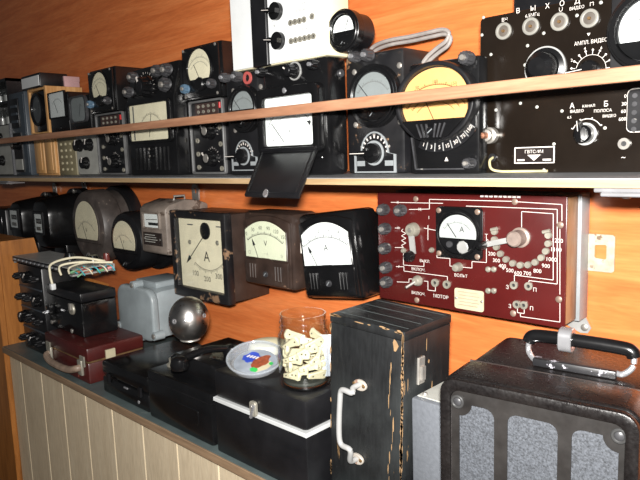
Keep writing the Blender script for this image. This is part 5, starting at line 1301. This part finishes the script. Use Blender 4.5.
for i in range(16): chip(xl+w*rnd.random(), ht-rnd.uniform(0.0, 0.003), rnd.uniform(0.003, 0.012), 0.0012)
chip(xr-0.014, ht-0.022, 0.005, 0.010)
for i in range(14):
    y = rnd.uniform(0.0, D9*0.7); z = rnd.uniform(0.02, ht-0.02); sy, sz = rnd.uniform(0.001, 0.004), rnd.uniform(0.004, 0.018)
    MB().add([(xr+0.0012, max(y+sy*math.cos(2*PI*k/8)*rnd.uniform(0.6, 1), 0), z+sz*math.sin(2*PI*k/8)*rnd.uniform(0.6, 1)) for k in range(8)], [tuple(range(8))]).build('worn_patch', BARE, T.o)
# handle: white painted bar between two plates
hx1, hz1 = T.p(361, 384.5); hx2, hz2 = T.p(358, 458)
P = [(hx1, -0.004, hz1+0.001), (hx1, -0.018, hz1)]+[(T.p(px, py, -0.026)[0], -0.026, T.p(px, py, -0.026)[1]) for px, py in ((352, 393), (342, 390), (340, 400), (339, 430), (341, 444), (350, 450))]+[(hx2, -0.018, hz2+0.003), (hx2, -0.004, hz2)]
hd = MB().tube(smoothpath(P), 0.0042, 12).build('handle', paint('chipped_white_paint', (132, 132, 131), 0.4, var=0.08, wear=(120, 112, 104), thr=0.7), T.o)
for (x, z), a_ in (((hx1, hz1), 0.2), ((hx2, hz2), -0.2)):
    pts = [(x+0.013*math.cos(2*PI*i/14)*(1.0 if math.cos(2*PI*i/14) > 0 else 0.9), z+0.0085*math.sin(2*PI*i/14)) for i in range(14)]
    o = MB().prism(pts, -0.005, 0.0).build('handle_plate', paint('chipped_plate', (140, 134, 126), 0.42, var=0.12, wear=(120, 96, 84), thr=0.6, wscale=60), T.o, 0.001, 1)
    for k in (-1, 1): screw(o, x+k*0.009, z+0.001, 0.003, BRASS, -0.005)
# clasp on the right side
o = MB().box(xr, xr+0.004, 0.030, 0.046, ht-0.085, ht-0.045).build('side_clasp', STEEL, T.o, 0.001, 1)
MB().box(xr+0.004, xr+0.008, 0.034, 0.042, ht-0.078, ht-0.058).build('clasp_hook', STEEL, o)
MB().box(xr, xr+0.003, 0.032, 0.045, ht-0.155, ht-0.140).build('side_clasp', STEEL, T.o, 0.001, 1)
XR9 = T.o.location.x+xr

# ------------------------------------------------------------------ grey metal box
GB = -0.325
a = atY(411.5, 420, GB)
T = Thing('grey_box', 'grey hammered metal box with rounded base squeezed behind the speaker suitcase', 'box', (a.x+0.027, GB, CT))
h = T.p(411.5, 397.5)[1]
case(T, -0.027, 0.027, 0, 0.12, 0.022, h, GREYBOX, 0.003)
MB().prism(rrect(0, 0.014, 0.058, 0.028, 0.012), -0.004, 0.124).build('rounded_base', BLACKM, T.o, 0.003)
MB().box(-0.023, 0.023, 0.008, 0.112, h, h+0.002).build('top_plate', GREYP, T.o, 0.001, 1)
for y in (0.018, 0.10): MB().lathe([(0.004, h+0.002), (0.003, h+0.0042), (0, h+0.0044)], -0.016, y, 12, axis='z').build('screw', STEEL, T.o)

# ------------------------------------------------------------------ speaker suitcase
SYf = -0.365
a = atY(441, 420, SYf)
T = Thing('speaker_suitcase', 'dark leatherette speaker suitcase with grey grille windows and black carrying handle', 'suitcase', (a.x, SYf, CT), (0, 0, math.radians(7.0)))
w = T.p(643, 440)[0]; ht = T.p(452, 375)[1]; D11 = 0.20
fr = 0.016; cr = 0.020
MB().prism(rrect(w/2, ht/2, w, ht, cr, 6), 0.0, D11*0.34).build('front_shell', SUIT, T.o, 0.006, 3)
MB().prism(rrect(w/2, ht/2-0.001, w-0.004, ht-0.004, cr, 6), D11*0.34, D11).build('back_shell', SUIT, T.o, 0.004, 2)
MB().ring(rrect(w/2, ht/2, w*0.985, ht*0.985, cr, 6), rrect(w/2, ht/2, w-2*fr, ht-2*fr, cr*0.6, 6), -0.008, 0.004).build('front_rim', SUIT, T.o, 0.003, 2)
MB().ring(rrect(w/2, ht/2, w-2*fr+0.004, ht-2*fr+0.004, cr*0.6, 6), rrect(w/2, ht/2, w-2*fr, ht-2*fr, cr*0.6, 6), -0.0045, 0.002).build('inner_bead', paint('bead_highlight_grey', (96, 92, 92), 0.4, var=0.3), T.o)  # lighter grey bead paints in the bright highlight along the rim
# grille board: grey cloth behind a dark board with window openings (built as bars around the windows)
MB().box(fr, w-fr, -0.0012, 0.001, fr, ht-fr).build('grille_cloth', MESHG, T.o)
wins = [(T.p(459.5, 430, -0.002)[0], T.p(494.5, 430, -0.002)[0]), (T.p(507.5, 440, -0.002)[0], T.p(558, 440, -0.002)[0]), (T.p(571.5, 450, -0.002)[0], T.p(619, 450, -0.002)[0])]
zt = (T.p(475, 405, -0.002)[1]+T.p(532, 418.5, -0.002)[1]+T.p(590, 432.5, -0.002)[1])/3; zb = fr+(ht-fr-zt)
BOARD = paint('dark_grille_board', (24, 22, 21), 0.45, var=0.3, scale=60, dust=(46, 43, 41))
xs_ = [fr]+[v for ww in wins for v in ww]+[w-fr]
for i in range(0, len(xs_), 2):
    MB().box(xs_[i], xs_[i+1], -0.0035, -0.001, fr, ht-fr).build('grille_bar', BOARD, T.o)
for (xa, xb) in wins:
    for z0_, z1_ in ((fr, zb), (zt, ht-fr)): MB().box(xa, xb, -0.0035, -0.001, z0_, z1_).build('grille_bar', BOARD, T.o)
    zm = (zt+zb)/2; 
    for sx, x in ((1, xa), (-1, xb)):          # rounded window corners
        for sz, z in ((-1, zt), (1, zb)):
            rc = 0.012 if not ((xa == wins[0][0] and sx == 1) or (xb == wins[2][1] and sx == -1)) else 0.016
            pts = [(x, z)]+[(x+sx*rc*(1-math.cos(t)), z+sz*rc*(1-math.sin(t))) for t in [PI/2*k/6 for k in range(7)]]
            if rc == 0.016: pts = [(x, z)]+[(x+sx*rc*math.sin(t), z+sz*rc*math.cos(t)) for t in [PI/2*k/6 for k in range(7)]]
            MB().prism(pts, -0.0035, -0.001).build('corner_fillet', BOARD, T.o)
for px, py in ((457.6, 401.5), (619.5, 436)):
    x, z = T.p(px, py, -0.004)
    for zz in (z, ht-z):
        o = MB().ring(ell(x, zz, 0.0085, 0.0085, 28), ell(x, zz, 0.005, 0.005, 28), -0.0065, -0.003).build('screw_cup', paint('grey_cup', (54, 54, 54), 0.35, 0.2), T.o, 0.001, 1)
        screw(o, x, zz, 0.005, KNOBG, -0.0036)
# handle on the top
zt_ = ht
def topt(px, py, dz=0.0):
    o = T.I @ CAM; d = T.I.to_3x3() @ ray(px, py); t = (zt_+dz-o.z)/d.z; return o+d*t
g0 = topt(530, 336, 0.030); g1 = topt(634, 353, 0.030)
ym = (g0.y+g1.y)/2; gx0, gx1 = g0.x, g1.x
hl = MB().tube(smoothpath([(gx0, ym, ht+0.024), (gx0+0.003, ym, ht+0.030), (gx0+0.014, ym, ht+0.033), ((gx0+gx1)/2, ym, ht+0.034), (gx1-0.014, ym, ht+0.033), (gx1-0.003, ym, ht+0.030), (gx1, ym, ht+0.024)]), 0.0085, 16).build('handle_grip', BLACK, T.o)
for x, k in ((gx0, 1), (gx1, -1)):
    MB().tube(smoothpath([(x, ym, ht+0.026), (x+k*0.001, ym-0.004, ht+0.012), (x+k*0.010, ym-0.010, ht+0.004), (x+k*0.018, ym-0.010, ht+0.004)]), 0.0036, 10).build('handle_wire', CHROME, T.o)
bx_ = MB().box(gx0+0.010, gx1-0.016, ym-0.018, ym-0.004, ht-0.002, ht+0.008).build('handle_base', paint('chipped_black_base', (26, 26, 28), 0.4, var=0.3, wear=(150, 148, 156), thr=0.6, wscale=70), T.o, 0.002)
q = topt(561, 345, 0.033)
MB().ring(rrect(0, 0, 0.026, 0.030, 0.010), rrect(0, 0, 0.0175, 0.0178, 0.0085), -0.008, 0.008).build('grip_clamp', CHROME, T.o, 0.001, 1, xf=Matrix.Translation((q.x, ym, ht+0.0335)) @ Matrix.Rotation(PI/2, 4, 'Z'))
MB().box(0.01, w-0.01, D11*0.335, D11*0.35, ht-0.006, ht-0.0015).build('lid_seam', paint('worn_seam', (64, 58, 56), 0.5), T.o)
